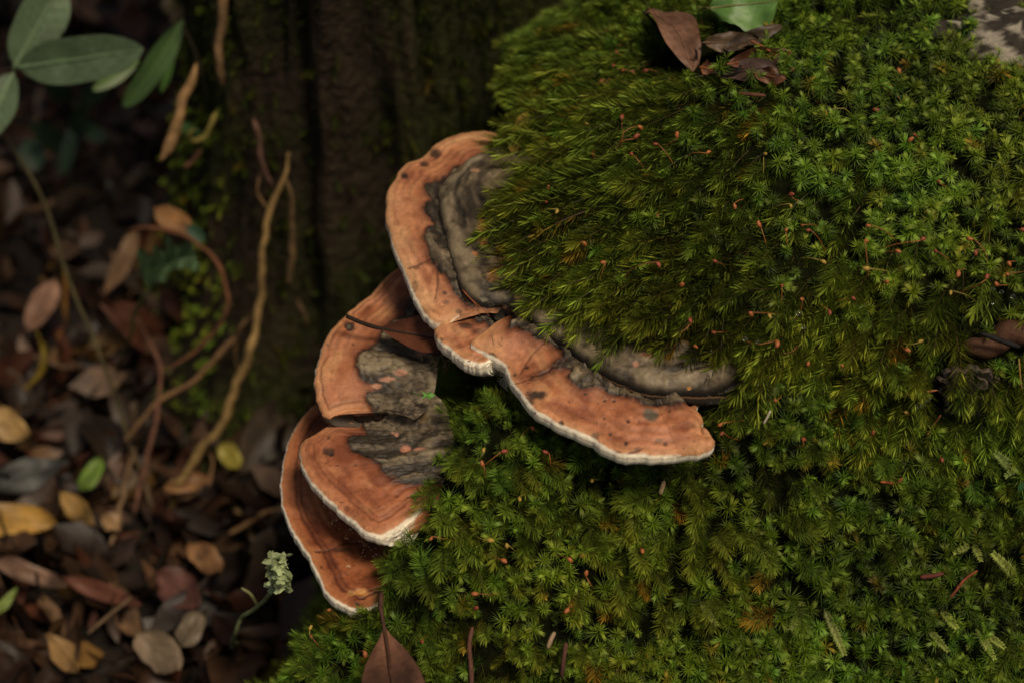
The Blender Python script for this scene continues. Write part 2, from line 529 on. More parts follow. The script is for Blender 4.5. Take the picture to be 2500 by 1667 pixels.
    FUNGUS_AREAS.append((np.vstack([O, I[::-1]]) if bare is None else np.array(bare, float), np.median(dep)))
    return cap

ORANGE = ((0.38, 0.140, 0.062), (0.43, 0.180, 0.098), (0.51, 0.250, 0.115), (0.20, 0.060, 0.028))
PEACH = ((0.44, 0.185, 0.085), (0.49, 0.230, 0.125), (0.56, 0.31, 0.150), (0.27, 0.09, 0.045))
RUST = ((0.27, 0.085, 0.032), (0.31, 0.11, 0.05), (0.38, 0.15, 0.055), (0.13, 0.032, 0.014))

o_loc = onz(1250, 700, 0.28)
big = empty('bracket_fungus', tuple(o_loc), 'largest orange bracket fungus with a grey crusted ridge, half covered by the moss crown', 'fungus')
A_out = [(1262, 372), (1240, 352), (1221, 341), (1195, 333), (1170, 331), (1134, 335), (1096, 346), (1073, 357), (1050, 374), (1032, 395), (1014, 403), (994, 409), (978, 422), (968, 440), (953, 463), (945, 486), (941, 519), (943, 547), (952, 578), (955, 603), (966, 634), (981, 665), (996, 700), (1005, 726), (1020, 757), (1036, 780), (1056, 796), (1078, 803), (1100, 797), (1122, 780)]
A_in = [(1300, 420), (1270, 440), (1245, 480), (1225, 530), (1215, 570), (1215, 610), (1220, 650), (1225, 690), (1225, 720), (1215, 740)]
A_zone = [(1236, 372), (1211, 378), (1170, 384), (1139, 404), (1109, 412), (1088, 435), (1060, 443), (1037, 448), (1036, 462), (1040, 473), (1052, 489), (1038, 497), (1035, 509), (1042, 529), (1058, 547), (1040, 562), (1033, 580), (1045, 611), (1050, 639), (1068, 662), (1085, 668), (1096, 688), (1109, 717), (1127, 737), (1140, 750), (1230, 760), (1300, 600), (1300, 420)]
A_spots = [(988, 430, 13, 11, .95), (1062, 375, 17, 15, .9), (1036, 402, 14, 8, .8), (1115, 410, 15, 9, .8), (1088, 434, 12, 7, .8), (1208, 376, 28, 11, .85), (968, 541, 10, 12, .35, (.16, .05, .03)), (1000, 600, 40, 30, .25, (.20, .06, .03)), (1016, 654, 8, 7, .6), (1012, 698, 9, 16, .5), (1085, 715, 7, 6, .7), (1088, 738, 10, 6, .6), (1120, 760, 9, 7, .6), (1035, 760, 14, 9, .35)]
lobe(big, 'lobe', A_out, A_in, 0.3000, 0.010, [A_zone], A_spots, PEACH, N=260, M=80, seed=1, creases=[[(995, 655), (1025, 645), (1050, 632)], [(1065, 640), (1068, 690), (1062, 730)]], marg=[(0, 0), (.6, 0), (.68, .0008), (.86, .0014), (.91, .0003), (.93, 0), (1, 0)], bare=A_out[1:] + [(1160, 750), (1110, 640), (1085, 520), (1100, 450), (1160, 410), (1225, 385)])
B_out = [(1130, 760), (1100, 785), (1081, 797), (1066, 806), (1061, 820), (1071, 842), (1094, 862), (1114, 880), (1137, 895), (1163, 903), (1183, 903), (1196, 896), (1215, 880)]
B_in = [(1190, 750), (1200, 755), (1205, 765), (1215, 780), (1225, 800), (1235, 815), (1245, 830)]
B_zone = [(1120, 752), (1135, 778), (1152, 768), (1165, 790), (1185, 785), (1195, 802), (1240, 800), (1240, 740), (1130, 735)]
B_spots = [(1137, 795, 22, 9, .75), (1170, 808, 20, 8, .5), (1122, 771, 12, 6, .7), (1078, 828, 6, 5, .5)]
lobe(big, 'lobe', B_out, B_in, 0.2960, 0.010, [B_zone], B_spots, ORANGE, N=150, M=50, seed=2, thick=0.006, marg=[(0, 0), (.38, 0), (.5, .0012), (.85, .0018), (1, .001)])
C_out = [(1260, 770), (1234, 783), (1209, 796), (1183, 815), (1163, 831), (1151, 844), (1150, 856), (1160, 864), (1178, 874), (1198, 884), (1219, 895), (1231, 907), (1235, 919), (1243, 936), (1257, 954), (1270, 972), (1280, 987), (1295, 1005), (1311, 1019), (1336, 1034), (1380, 1056), (1406, 1068), (1444, 1085), (1469, 1102), (1495, 1115), (1520, 1123), (1559, 1123), (1597, 1125), (1635, 1121), (1673, 1117), (1712, 1113), (1737, 1100), (1745, 1087), (1735, 1076), (1713, 1070), (1708, 1058), (1716, 1037), (1712, 1022), (1699, 1008), (1706, 990), (1712, 972)]
C_in = [(1290, 770), (1310, 780), (1330, 800), (1350, 815), (1380, 835), (1420, 860), (1470, 890), (1540, 915), (1600, 930), (1640, 940), (1660, 950), (1675, 955), (1690, 955)]
C_zone = [(1250, 775), (1242, 803), (1262, 797), (1272, 806), (1295, 815), (1312, 826), (1326, 829), (1340, 838), (1372, 858), (1374, 870), (1352, 882), (1338, 902), (1300, 922), (1345, 906), (1380, 900), (1395, 908), (1388, 920), (1397, 934), (1418, 948), (1440, 946), (1457, 941), (1475, 950), (1487, 961), (1523, 968), (1559, 979), (1576, 994), (1610, 991), (1648, 992), (1673, 984), (1720, 982), (1760, 900), (1500, 850), (1300, 740)]
C_spots = [(1309, 962, 34, 12, .92), (1290, 978, 16, 13, .8), (1198, 868, 13, 9, .85), (1287, 896, 6, 5, .85), (1256, 915, 6, 6, .75), (1588, 1013, 21, 15, .95, (.075, .065, .045)), (1533, 1027, 6, 6, .85), (1490, 1059, 6, 6, .85), (1452, 1064, 13, 11, .7, (.09, .06, .045)), (1370, 1033, 8, 8, .85), (1528, 1081, 7, 7, .85), (1609, 1074, 10, 7, .7, (.12, .08, .05)), (1624, 1083, 7, 7, .7), (1430, 961, 8, 4, .8), (1476, 978, 5, 4, .8), (1499, 978, 5, 4, .8), (1634, 1003, 5, 5, .7), (1508, 1103, 9, 5, .6), (1560, 1110, 26, 6, .6), (1649, 1115, 12, 5, .6), (1560, 1095, 12, 5, .5), (1474, 1020, 4, 4, .7), (1490, 1040, 40, 26, .22, (.18, .06, .03))]
lobe(big, 'lobe', C_out, C_in, 0.2985, 0.009, [C_zone], C_spots, ORANGE, N=340, M=80, seed=3, thick=0.0052,
     zt=[(0, 0), (.06, .002), (.13, .001), (.2, 0), (.55, -.002), (.75, -.001), (.85, .004), (.93, .002), (1, -.006)], main=.80, creases=[[(1385, 872), (1338, 903), (1290, 925), (1240, 942)], [(1325, 838), (1295, 870), (1270, 912)], [(1528, 1122), (1532, 1108), (1560, 1098)]], marg=[(0, 0), (.13, 0), (.17, .0010), (.30, .0014), (.66, .0013), (.76, 0), (1, 0)], bare=C_out[3:] + [(1640, 975), (1500, 940), (1380, 870), (1290, 800), (1240, 780)])
G_out = [(1300, 365), (1250, 368), (1205, 374), (1154, 394), (1114, 422), (1083, 453), (1067, 483), (1068, 514), (1075, 552), (1086, 603), (1098, 642), (1112, 680), (1124, 712), (1150, 742), (1190, 752), (1234, 754), (1256, 764), (1285, 784), (1311, 806), (1336, 829), (1374, 850), (1405, 874), (1444, 904), (1482, 924), (1520, 942), (1559, 957), (1584, 964), (1635, 968), (1686, 968), (1737, 968), (1775, 966), (1820, 962)]
G_in = [(1420, 430), (1390, 470), (1360, 520), (1350, 580), (1360, 640), (1400, 680), (1440, 710), (1490, 740), (1550, 770), (1610, 795), (1670, 820), (1740, 840), (1820, 860), (1890, 870)]
G_spots = [(1160, 417, 12, 7, .9, (.40, .22, .13)), (1178, 565, 12, 40, .9, (.46, .17, .06)), (1160, 620, 9, 8, .9, (.44, .17, .07)), (1206, 676, 20, 13, .9, (.45, .21, .11)), (1250, 693, 20, 12, .9, (.43, .19, .10)), (1268, 725, 10, 8, .8, (.42, .22, .10)), (1580, 865, 16, 8, .9, (.44, .20, .13)), (1552, 887, 7, 8, .9, (.44, .20, .13)), (1233, 752, 5, 6, .9, (.7, .5, .38)), (1237, 767, 5, 6, .9, (.7, .45, .30)), (1682, 946, 5, 5, .9, (.45, .2, .05)), (1182, 730, 9, 5, .7, (.25, .22, .15)), (1160, 604, 14, 10, .9)]
g = lobe(big, 'old_growth', G_out, G_in, 0.3075, 0.012, [], G_spots, ORANGE, N=320, M=70, seed=4, rim=0.0045, thick=0.006, crust=True, white=(.03, .025, .02), wave=0.0008, zt=[(0, -.004), (.06, 0), (.85, 0), (.93, -.003), (1, -.012)], z_in=0.316,
         bare=[(1210, 380), (1165, 420), (1140, 480), (1145, 540), (1150, 600), (1158, 640), (1195, 690), (1240, 730), (1290, 770), (1350, 805), (1420, 840), (1500, 860), (1560, 885), (1640, 915), (1690, 940), (1690, 975), (1600, 960), (1400, 860), (1280, 770), (1160, 740), (1080, 560), (1075, 460), (1140, 400)])
g['label'] = 'dark grey ridged older growth of the cap'

f2 = empty('bracket_fungus', tuple(onz(950, 880, .25)), 'orange bracket fungus tucked under the largest one, with a dead leaf lying across it', 'fungus')
D_out = [(1010, 640), (977, 660), (941, 686), (916, 716), (888, 742), (852, 770), (827, 795), (806, 818), (788, 851), (776, 890), (769, 923), (769, 953), (774, 987), (783, 1010), (793, 1022), (806, 1026), (822, 1022), (840, 1016), (865, 1013), (893, 1014), (920, 1012)]
D_in = [(1090, 720), (1085, 760), (1080, 800), (1075, 840), (1070, 880), (1065, 910), (1055, 940), (1040, 965), (1010, 985)]
D_zone = [(985, 770), (950, 790), (928, 806), (926, 833), (908, 844), (888, 856), (871, 872), (868, 895), (875, 915), (893, 936), (918, 938), (914, 950), (897, 957), (893, 970), (896, 983), (908, 994), (912, 1030), (960, 1040), (1100, 1040), (1120, 720), (1010, 720)]
D_spots = [(853, 797, 13, 13, .9), (853, 797, 5, 5, .8, (.10, .10, .07)), (990, 744, 30, 25, .6), (1030, 866, 14, 9, .9, (.38, .18, .12)), (1025, 853, 7, 10, .9, (.4, .2, .13)), (980, 912, 20, 6, .85, (.42, .20, .13)), (945, 926, 22, 6, .85, (.44, .22, .14)), (920, 940, 14, 8, .8, (.45, .22, .13)), (875, 860, 4, 4, .6), (800, 841, 5, 5, .5), (862, 840, 4, 4, .6), (888, 720, 24, 5, .3)]
lobe(f2, 'cap', D_out, D_in, 0.2640, 0.009, [D_zone], D_spots, ORANGE, N=260, M=80, seed=6, dark_lines=((0.0035, .0006, .5),), zt=[(0, 0), (.62, 0), (.72, -.004), (1, -.006)], rimt=[(0, 1), (.62, 1), (.68, .1), (1, 0)], marg=[(0, 0), (.35, .0003), (.6, .0006), (.66, 0), (1, 0)], bare=D_out[1:-1] + [(1040, 985), (1058, 940), (1050, 900), (1062, 850), (1070, 800)])
f3 = empty('bracket_fungus', tuple(onz(900, 1150, .24)), 'orange bracket fungus with a grey knobbly centre, jutting over a lower rust brown one', 'fungus')
E_out = [(950, 1012), (912, 1018), (874, 1019), (836, 1023), (815, 1033), (800, 1046), (772, 1066), (747, 1079), (733, 1095), (731, 1113), (736, 1142), (744, 1163), (759, 1187), (780, 1212), (813, 1242), (833, 1262), (859, 1281), (882, 1303), (912, 1318), (951, 1325), (990, 1322), (1030, 1305)]
E_in = [(1060, 985), (1080, 1000), (1095, 1020), (1105, 1045), (1110, 1080), (1108, 1120), (1098, 1155), (1085, 1190), (1070, 1225)]
E_zone = [(930, 990), (914, 1016), (886, 1034), (884, 1040), (894, 1057), (878, 1062), (861, 1061), (850, 1070), (847, 1080), (853, 1095), (862, 1102), (872, 1104), (887, 1113), (905, 1120), (925, 1133), (933, 1151), (948, 1168), (963, 1179), (989, 1179), (1025, 1181), (1120, 1190), (1130, 930)]
E_spots = [(803, 1102, 20, 13, .8), (808, 1108, 9, 6, .8), (846, 1239, 9, 7, .7, (.12, .03, .015)), (852, 1247, 16, 10, .4, (.16, .04, .02)), (968, 1060, 7, 6, .9, (.42, .22, .15)), (990, 1095, 14, 9, .9, (.42, .18, .11)), (1025, 1097, 18, 5, .9, (.40, .18, .12)), (960, 1056, 5, 5, .9, (.4, .2, .14)), (802, 1067, 5, 5, .6), (795, 1130, 4, 3, .6), (822, 1136, 4, 3, .6), (867, 1134, 4, 3, .6), (1035, 1020, 16, 14, .6, (.20, .13, .05)), (940, 1170, 40, 18, .4, (.14, .04, .02)), (970, 1210, 6, 5, .6), (995, 1213, 5, 4, .6)]
lobe(f3, 'cap', E_out, E_in, 0.2480, 0.010, [E_zone], E_spots, tuple(tuple(.9 * np.array(c) * (1, .93, .9)) for c in ORANGE), N=280, M=84, seed=7, dark_lines=((0.0065, .0008, .45), (0.0085, .0006, .3)), zt=[(0, .011), (.12, .010), (.25, .002), (.85, 0), (1, -.014)], rimt=[(0, 0), (.2, 0), (.3, 1), (1, 1)], marg=[(0, 0), (.34, 0), (.42, .0006), (.6, .0011), (.9, .0015), (1, .001)], bare=E_out[:-2] + [(985, 1300), (1000, 1250), (1012, 1200), (1050, 1165), (1080, 1100), (1078, 1040), (1050, 985)])
f4 = empty('bracket_fungus', tuple(onz(830, 1300, .21)), 'lowest rust brown bracket fungus with a thick white rim', 'fungus')
H_out = [(812, 965), (772, 993), (747, 1016), (729, 1039), (713, 1067), (701, 1093), (693, 1123), (687, 1164), (685, 1197), (688, 1235), (696, 1267), (710, 1300), (733, 1338), (753, 1366), (764, 1392), (779, 1423), (792, 1450), (813, 1473), (840, 1489), (870, 1500), (900, 1497), (930, 1485)]
H_in = [(960, 1010), (985, 1060), (1005, 1100), (1025, 1150), (1040, 1200), (1050, 1250), (1055, 1300), (1050, 1350), (1040, 1390)]
H_spots_shade = [(857, 1443, 5, 5, .9), (872, 1474, 10, 8, .9), (851, 1382, 5, 5, .8, (.5, .3, .16)), (851, 1383, 2.5, 2.5, .9), (857, 1446, 10, 8, .5, (.5, .25, .08)), (885, 1443, 22, 10, .8, (.55, .26, .08)), (887, 1461, 5, 5, .7), (830, 1340, 34, 6, .6), (870, 1330, 60, 26, .5, (.06, .025, .012)), (905, 1345, 40, 30, .5, (.06, .025, .012))]  # spots, plus two broad patches painting the shade under the bracket above
lobe(f4, 'cap', H_out, H_in, 0.2190, -0.004, [], H_spots_shade, RUST, N=280, M=80, seed=8, thick=0.0058, hump=0.001,
     dark_lines=((0.0070, .0008, .7), (0.0092, .0007, .6)), white=(.90, .82, .66), creases=[[(770, 1345), (800, 1342), (838, 1326), (880, 1322)]], marg=[(0, .0003), (.2, .0008), (.5, .0012), (1, .0015)], bare=H_out[:-2] + [(885, 1460), (905, 1415), (925, 1380), (960, 1320), (900, 1200), (850, 1000)])
# ------------------------------------------------------------------ moss
def moss_leaf(bag, base, d, axis, length, width, curl, c0, c1):
    """narrow pointed leaf leaving the stem along d and bending towards -axis"""
    d = d / np.linalg.norm(d)
    w = np.cross(d, axis); w /= np.linalg.norm(w) + 1e-9
    p1 = base + d * length * 0.5 - axis * curl * length * 0.10
    p2 = base + d * length * 0.98 - axis * curl * length * 0.42
    V = [base - w * width * .32, base + w * width * .32, p1 - w * width * .5, p1 + w * width * .5, p2]
    cm = (np.array(c0) + np.array(c1)) / 2
    bag.add(V, [(0, 1, 3, 2), (2, 3, 4)], np.array([c0, c0, cm, cm, c1]))
def orth(a):
    a = a / np.linalg.norm(a)
    u = np.cross(a, [0.31, 0.77, 0.55]); u /= np.linalg.norm(u)
    return u, np.cross(a, u)
def feather(L, n, ll, seed, flat=0.0, bend=0.2):
    r = np.random.default_rng(seed); b = Bag()
    pts = np.array([(0, -bend * L * (t ** 2) * 0.6, L * t * (1 - 0.12 * t)) for t in np.linspace(0, 1, 6)])
    V, F = tube(pts, np.linspace(0.00028, 0.00014, 6), 3)
    b.add(V, F, (0.050, 0.040, 0.012))
    for k in range(n):
        t = 0.12 + 0.88 * (k / (n - 1)) ** 0.9
        i = min(int(t * 5), 4); f = t * 5 - i
        p = pts[i] * (1 - f) + pts[i + 1] * f
        ax = pts[i + 1] - pts[i]; ax /= np.linalg.norm(ax)
        w = np.array((0, 1.0, 0)); u = np.cross(w, ax); u /= np.linalg.norm(u); w = np.cross(ax, u)
        a = (0 if k % 2 else math.pi) + r.normal(0, .55)
        sp = R(60 - 38 * max(0, (t - .75) / .25) + r.uniform(-8, 8))
        side = (math.cos(a) * u + math.sin(a) * w)
        d = side * math.sin(sp) + ax * math.cos(sp)
        l = ll * (0.75 + 0.35 * math.sin(math.pi * min(1, t * 0.9 + 0.05))) * (1 - 0.35 * max(0, (t - .8) / .2)) * r.uniform(.85, 1.15)
        y = max(0, (t - .55) / .45)
        k0 = r.uniform(.8, 1.2)
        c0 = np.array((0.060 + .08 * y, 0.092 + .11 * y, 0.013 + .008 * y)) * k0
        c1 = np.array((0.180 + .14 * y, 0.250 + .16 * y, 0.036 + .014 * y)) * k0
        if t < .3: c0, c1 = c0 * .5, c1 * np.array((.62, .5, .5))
        moss_leaf(b, p, d, -ax, l, 0.00052, 0.55 + r.uniform(-.2, .2), c0, c1)
    return b.arrays()
def star(L, n, ll, seed, young=2):
    r = np.random.default_rng(seed); b = Bag()
    pts = np.array([(0.1 * L * t * t, 0, L * t) for t in np.linspace(0, 1, 4)])
    V, F = tube(pts, 0.00026, 3)
    b.add(V, F, (0.030, 0.036, 0.012))
    top = pts[-1]
    for k in range(n):
        t = k / (n - 1)
        a = k * 2.399 + r.uniform(-.25, .25)
        el = R(-12 + 72 * t ** 1.4 + r.uniform(-8, 8))
        d = np.array((math.cos(a) * math.cos(el), math.sin(a) * math.cos(el), math.sin(el)))
        p = top - np.array((0, 0, L * 0.55 * (1 - t) ** 1.2))
        k0 = r.uniform(.8, 1.2)
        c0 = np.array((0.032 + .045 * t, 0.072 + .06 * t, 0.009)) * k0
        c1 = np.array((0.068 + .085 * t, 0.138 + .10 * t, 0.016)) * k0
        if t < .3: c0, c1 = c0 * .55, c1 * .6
        moss_leaf(b, p, d, np.array((0, 0, 1.0)), ll * r.uniform(.8, 1.15) * (1 - .25 * t), 0.00040, 0.75 * (1 - t) + .35, c0, c1)
    for k in range(young):
        a = r.uniform(0, 6.28); el = R(r.uniform(15, 60))
        d = np.array((math.cos(a) * math.cos(el), math.sin(a) * math.cos(el), math.sin(el)))
        for off in (-.14, 0.0, .14):
            dd = d + off * np.array((-math.sin(a), math.cos(a), 0))
            moss_leaf(b, top, dd, np.array((0, 0, 1.0)), ll * r.uniform(.85, 1.05), 0.00066, .5, (0.10, 0.17, 0.018), (0.22, 0.31, 0.042))
    return b.arrays()
def tuft(seed):
    r = np.random.default_rng(seed); b = Bag()
    for k in range(26):
        a = k * 2.399; el = R(r.uniform(15, 80)); z = r.uniform(0, .004)
        d = np.array((math.cos(a) * math.cos(el), math.sin(a) * math.cos(el), math.sin(el)))
        moss_leaf(b, np.array((0, 0, z)), d, np.array((0, 0, 1.0)), r.uniform(.003, .005), .0006, .5, np.array((.020, .035, .008)), np.array((.045, .075, .014)))
    return b.arrays()
NF, NS = 5, 5
VAR = []
hidden = bpy.data.collections.new('moss_shoot_kinds')       # shapes that the moss repeats; not part of the scene
def variant(arr, nm):
    me = new_mesh(arr[0], arr[1], arr[2], smooth=False)
    me.materials.append(M_moss)
    o = bpy.data.objects.new(nm, me); hidden.objects.link(o); VAR.append(o)
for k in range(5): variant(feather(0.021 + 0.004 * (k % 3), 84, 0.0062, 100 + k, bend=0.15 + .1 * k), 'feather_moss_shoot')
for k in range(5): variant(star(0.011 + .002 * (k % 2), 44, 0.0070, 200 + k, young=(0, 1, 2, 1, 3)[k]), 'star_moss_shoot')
for k in range(2): variant(tuft(300 + k), 'low_moss_tuft')

def sample_surface(V, F, n, r):
    V = np.asarray(V); T = []
    for f in F:
        T.append((f[0], f[1], f[2]))
        if len(f) == 4: T.append((f[0], f[2], f[3]))
    T = np.array(T)
    a, b, c = V[T[:, 0]], V[T[:, 1]], V[T[:, 2]]
    N = np.cross(b - a, c - a); A = np.linalg.norm(N, axis=1)
    i = r.choice(len(T), n, p=A / A.sum())
    u, v = r.random(n), r.random(n)
    m = u + v > 1; u[m] = 1 - u[m]; v[m] = 1 - v[m]
    P = a[i] + (b[i] - a[i]) * u[:, None] + (c[i] - a[i]) * v[:, None]
    return P, N[i] / (A[i][:, None] + 1e-15)
def area(V, F):
    V = np.asarray(V); s = 0
    f = np.array([q for q in F if len(q) == 4])
    return (np.linalg.norm(np.cross(V[f[:, 1]] - V[f[:, 0]], V[f[:, 2]] - V[f[:, 0]]), axis=1).sum() + np.linalg.norm(np.cross(V[f[:, 2]] - V[f[:, 0]], V[f[:, 3]] - V[f[:, 0]]), axis=1).sum()) / 2
def rot_face(D, N, roll):
    """+z to D with +y turned towards N"""
    out = np.empty((len(D), 3))
    for i in range(len(D)):
        z = D[i]; n = N[i] - (N[i] @ z) * z; n /= np.linalg.norm(n) + 1e-9
        x = np.cross(n, z)
        q = Matrix(((x[0], n[0], z[0]), (x[1], n[1], z[1]), (x[2], n[2], z[2])))
        out[i] = (q @ Matrix.Rotation(roll[i], 3, 'Z')).to_euler()
    return out
def rot_to(D, spin):
    """euler angles that turn +z to D with a spin about it"""
    out = np.empty((len(D), 3))
    for i, (d, s) in enumerate(zip(D, spin)):
        q = Vector(d).to_track_quat('Z', 'Y')
        out[i] = (q.to_matrix() @ Matrix.Rotation(s, 3, 'Z')).to_euler()
    return out
def scatter_object(name, P, D, scale, idx, tint, label, category=None):
    me = bpy.data.meshes.new(name)
    me.from_pydata([tuple(p) for p in P], [], [])
    def put(nm, typ, arr, fld):
        a = me.attributes.new(nm, typ, 'POINT'); a.data.foreach_set(fld, np.ascontiguousarray(arr).ravel())
    E1 = rot_to(D, rng.uniform(0, 6.28, len(P)))
    E2 = rot_face(D, np.tile((-.1, -.55, .8), (len(P), 1)) + rng.normal(0, .15, P.shape), rng.normal(0, .35, len(P)))
    put('rot', 'FLOAT_VECTOR', np.where((idx < NF)[:, None], E2, E1).astype(np.float32), 'vector')
    put('size', 'FLOAT', scale.astype(np.float32), 'value')
    put('kindidx', 'INT', idx.astype(np.int32), 'value')
    put('tint', 'FLOAT_COLOR', np.c_[tint, np.ones(len(P))].astype(np.float32), 'color')
    o = link(name, me, None, None, kind='stuff', label=label)
    ng = bpy.data.node_groups.new(name + '_nodes', 'GeometryNodeTree')
    ng.interface.new_socket('Geometry', in_out='INPUT', socket_type='NodeSocketGeometry')
    ng.interface.new_socket('Geometry', in_out='OUTPUT', socket_type='NodeSocketGeometry')
    gi, go = ng.nodes.new('NodeGroupInput'), ng.nodes.new('NodeGroupOutput')
    g2i = ng.nodes.new('GeometryNodeGeometryToInstance')
    for v in reversed(VAR):
        oi = ng.nodes.new('GeometryNodeObjectInfo'); oi.inputs['Object'].default_value = v
        ng.links.new(oi.outputs['Geometry'], g2i.inputs[0])
    iop = ng.nodes.new('GeometryNodeInstanceOnPoints')
    m2p = ng.nodes.new('GeometryNodeMeshToPoints')
    ng.links.new(gi.outputs[0], m2p.inputs['Mesh']); ng.links.new(m2p.outputs[0], iop.inputs['Points'])
    ng.links.new(g2i.outputs[0], iop.inputs['Instance'])
    iop.inputs['Pick Instance'].default_value = True
    def attr(nm, dt, sock):
        a = ng.nodes.new('GeometryNodeInputNamedAttribute'); a.data_type = dt
        a.inputs['Name'].default_value = nm
        out = [x for x in a.outputs if x.enabled and x.name == 'Attribute'][0]
        ng.links.new(out, sock)
    attr('kindidx', 'INT', iop.inputs['Instance Index'])
    e2r = ng.nodes.new('FunctionNodeEulerToRotation')
    attr('rot', 'FLOAT_VECTOR', e2r.inputs[0]); ng.links.new(e2r.outputs[0], iop.inputs['Rotation'])
    attr('size', 'FLOAT', iop.inputs['Scale'])
    ng.links.new(iop.outputs[0], go.inputs[0])
    mod = o.modifiers.new('moss', 'NODES'); mod.node_group = ng
    return o
def fungus_clear(P, D, L, sc):
    keep = np.ones(len(P), bool)
    for f in (0.35, 0.75, 1.0):
        q = P + D * (L * sc * f)[:, None]
        pxy, dep = project(q)
        for poly, dd in FUNGUS_AREAS:
            keep &= ~(in_poly(pxy, poly) & (dep < dd + 0.022))
    return keep

def unit(a): return a / (np.linalg.norm(a, axis=1)[:, None] + 1e-12)
# bare places in the moss: crust fungus, rock, dead wood, leaf heap
BARE = []
def bare_mask(P):
    pxy, dep = project(P)
    k = np.ones(len(P), bool)
    for (x, y, rx, ry) in BARE:
        k &= np.hypot((pxy[:, 0] - x) / rx, (pxy[:, 1] - y) / ry) > 1
    return k
BARE += [(2345, 925, 75, 60), (2425, 830, 95, 28), (2485, 115, 120, 62), (2400, 40, 60, 40), (2390, 735, 70, 55), (1750, 140, 110, 45)]

def moss_layer(name, V, F, density, kind_fn, dir_fn, label, zmin=0.0):
    n = int(area(V, F) * density)
    P, N = sample_surface(V, F, n, rng)
    m = P[:, 2] > zmin
    P, N = P[m], N[m]
    pxy, dep = project(P)
    vis = (pxy[:, 0] > -150) & (pxy[:, 0] < 2750) & (pxy[:, 1] > -200) & (pxy[:, 1] < 1950)
    m = (vis | (rng.random(len(P)) < 0.35)) & bare_mask(P)
    P, N, pxy = P[m], N[m], pxy[m]
    idx, sc, tint = kind_fn(P, N, pxy)
    D = dir_fn(P, N, pxy, idx)
    Ls = np.where(idx < NF, 0.022, np.where(idx < NF + NS, 0.012, 0.006))
    m = fungus_clear(P, D, Ls, sc)
    tp, _ = project(P + D * (Ls * sc)[:, None])
    m &= ~((tp[:, 0] < 1232 + 70 * fbm(P, 60, 5, 2)) & (tp[:, 1] < 345)) & ~((tp[:, 0] < 1400 - 1.5 * tp[:, 1]) & (tp[:, 1] < 120))
    return P[m], D[m], sc[m], idx[m], tint[m]

def moss_tint(P, idx, seed):
    n = len(P)
    big_ = fbm(P, 22, seed, 3); sm = rng.normal(0, 1, n)
    v = np.clip(1.0 + 0.65 * big_ + 0.22 * sm, 0.35, 2.0)
    hue = np.clip(0.55 * fbm(P, 13, seed + 9, 3) + 0.18 * rng.normal(0, 1, n), -.6, .6)
    t = np.c_[v * (1 + 0.55 * hue), v, v * (1 - 0.2 * hue)]
    dead = rng.random(n) < 0.03 + .05 * (fbm(P, 40, seed + 30, 2) > .35)
    t[dead] = t[dead] * (1.7, .85, .9)
    return t
DC = np.array((0.168, 0.672, 0.27))
def crown_kind(P, N, pxy):
    # feathery shoots in front and on the left, stars towards the right and back
    w = sstep(1700, 2450, pxy[:, 0] + 1.1 * (450 - pxy[:, 1]) + 260 * fbm(P, 12, 77, 2))
    w = np.clip(w * .9 + .06, 0, .93)
    s = rng.random(len(P)) < w
    idx = np.where(s, NF + rng.integers(0, NS, len(P)), rng.integers(0, NF, len(P)))
    low = rng.random(len(P)) < .12
    idx = np.where(low, NF + NS + rng.integers(0, 2, len(P)), idx)
    sc = rng.uniform(.55, 1.3, len(P)) * np.where(s, .76, 1.0)
    return idx, sc, moss_tint(P, idx, 3)
def crown_dir(P, N, pxy, idx):
    out = P - DC; out[:, 2] = 0; out = unit(out)
    f = (idx < NF)[:, None]
    left = sstep(0.12, -0.02, P[:, 0])[:, None]
    D = N * np.where(f, .22, .85) + out * np.where(f, .65, .25) + np.array((-.45, -.30, -.28)) * f + np.array((0, -.12, .25)) * ~f
    D = D + left * np.array((-.2, -.1, 0)) * f + rng.normal(0, .20, P.shape)
    return unit(D)
def bank_kind(P, N, pxy):
    w = np.clip(0.35 + 0.45 * sstep(1100, 1700, pxy[:, 0]) + .55 * fbm(P, 16, 55, 2), .12, .92)
    s = rng.random(len(P)) < w
    idx = np.where(s, NF + rng.integers(0, NS, len(P)), rng.integers(0, NF, len(P)))
    low = rng.random(len(P)) < .12
    idx = np.where(low, NF + NS + rng.integers(0, 2, len(P)), idx)
    return idx, rng.uniform(.5, 1.25, len(P)) * np.where(s, .80, .80) * (1 + .25 * fbm(P, 25, 64, 2)), moss_tint(P, idx, 13)
def bank_dir(P, N, pxy, idx):
    f = (idx < NF)[:, None]
    N = N * np.sign(N[:, 2:3] + 1e-9)
    D = N * .8 + np.array((0, -.15, .35)) * ~f + np.array((-.12, -.5, -.15)) * f + rng.normal(0, .34, P.shape)
    return unit(D)
crown_parts = [moss_layer('c', V, F, 54000, crown_kind, crown_dir, '', .2) for V, F in ((DV, DF), (KV, KF), (LV, LF), (QV, QF))]
crown = [np.concatenate([a[i] for a in crown_parts]) for i in range(5)]
up = moss_layer('b', BV, BF, 58000, bank_kind, bank_dir, '', 0.03)
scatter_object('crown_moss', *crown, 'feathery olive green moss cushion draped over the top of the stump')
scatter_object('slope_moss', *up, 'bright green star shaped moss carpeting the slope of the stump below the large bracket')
print('moss shoots', len(crown[0]), len(up[0]))
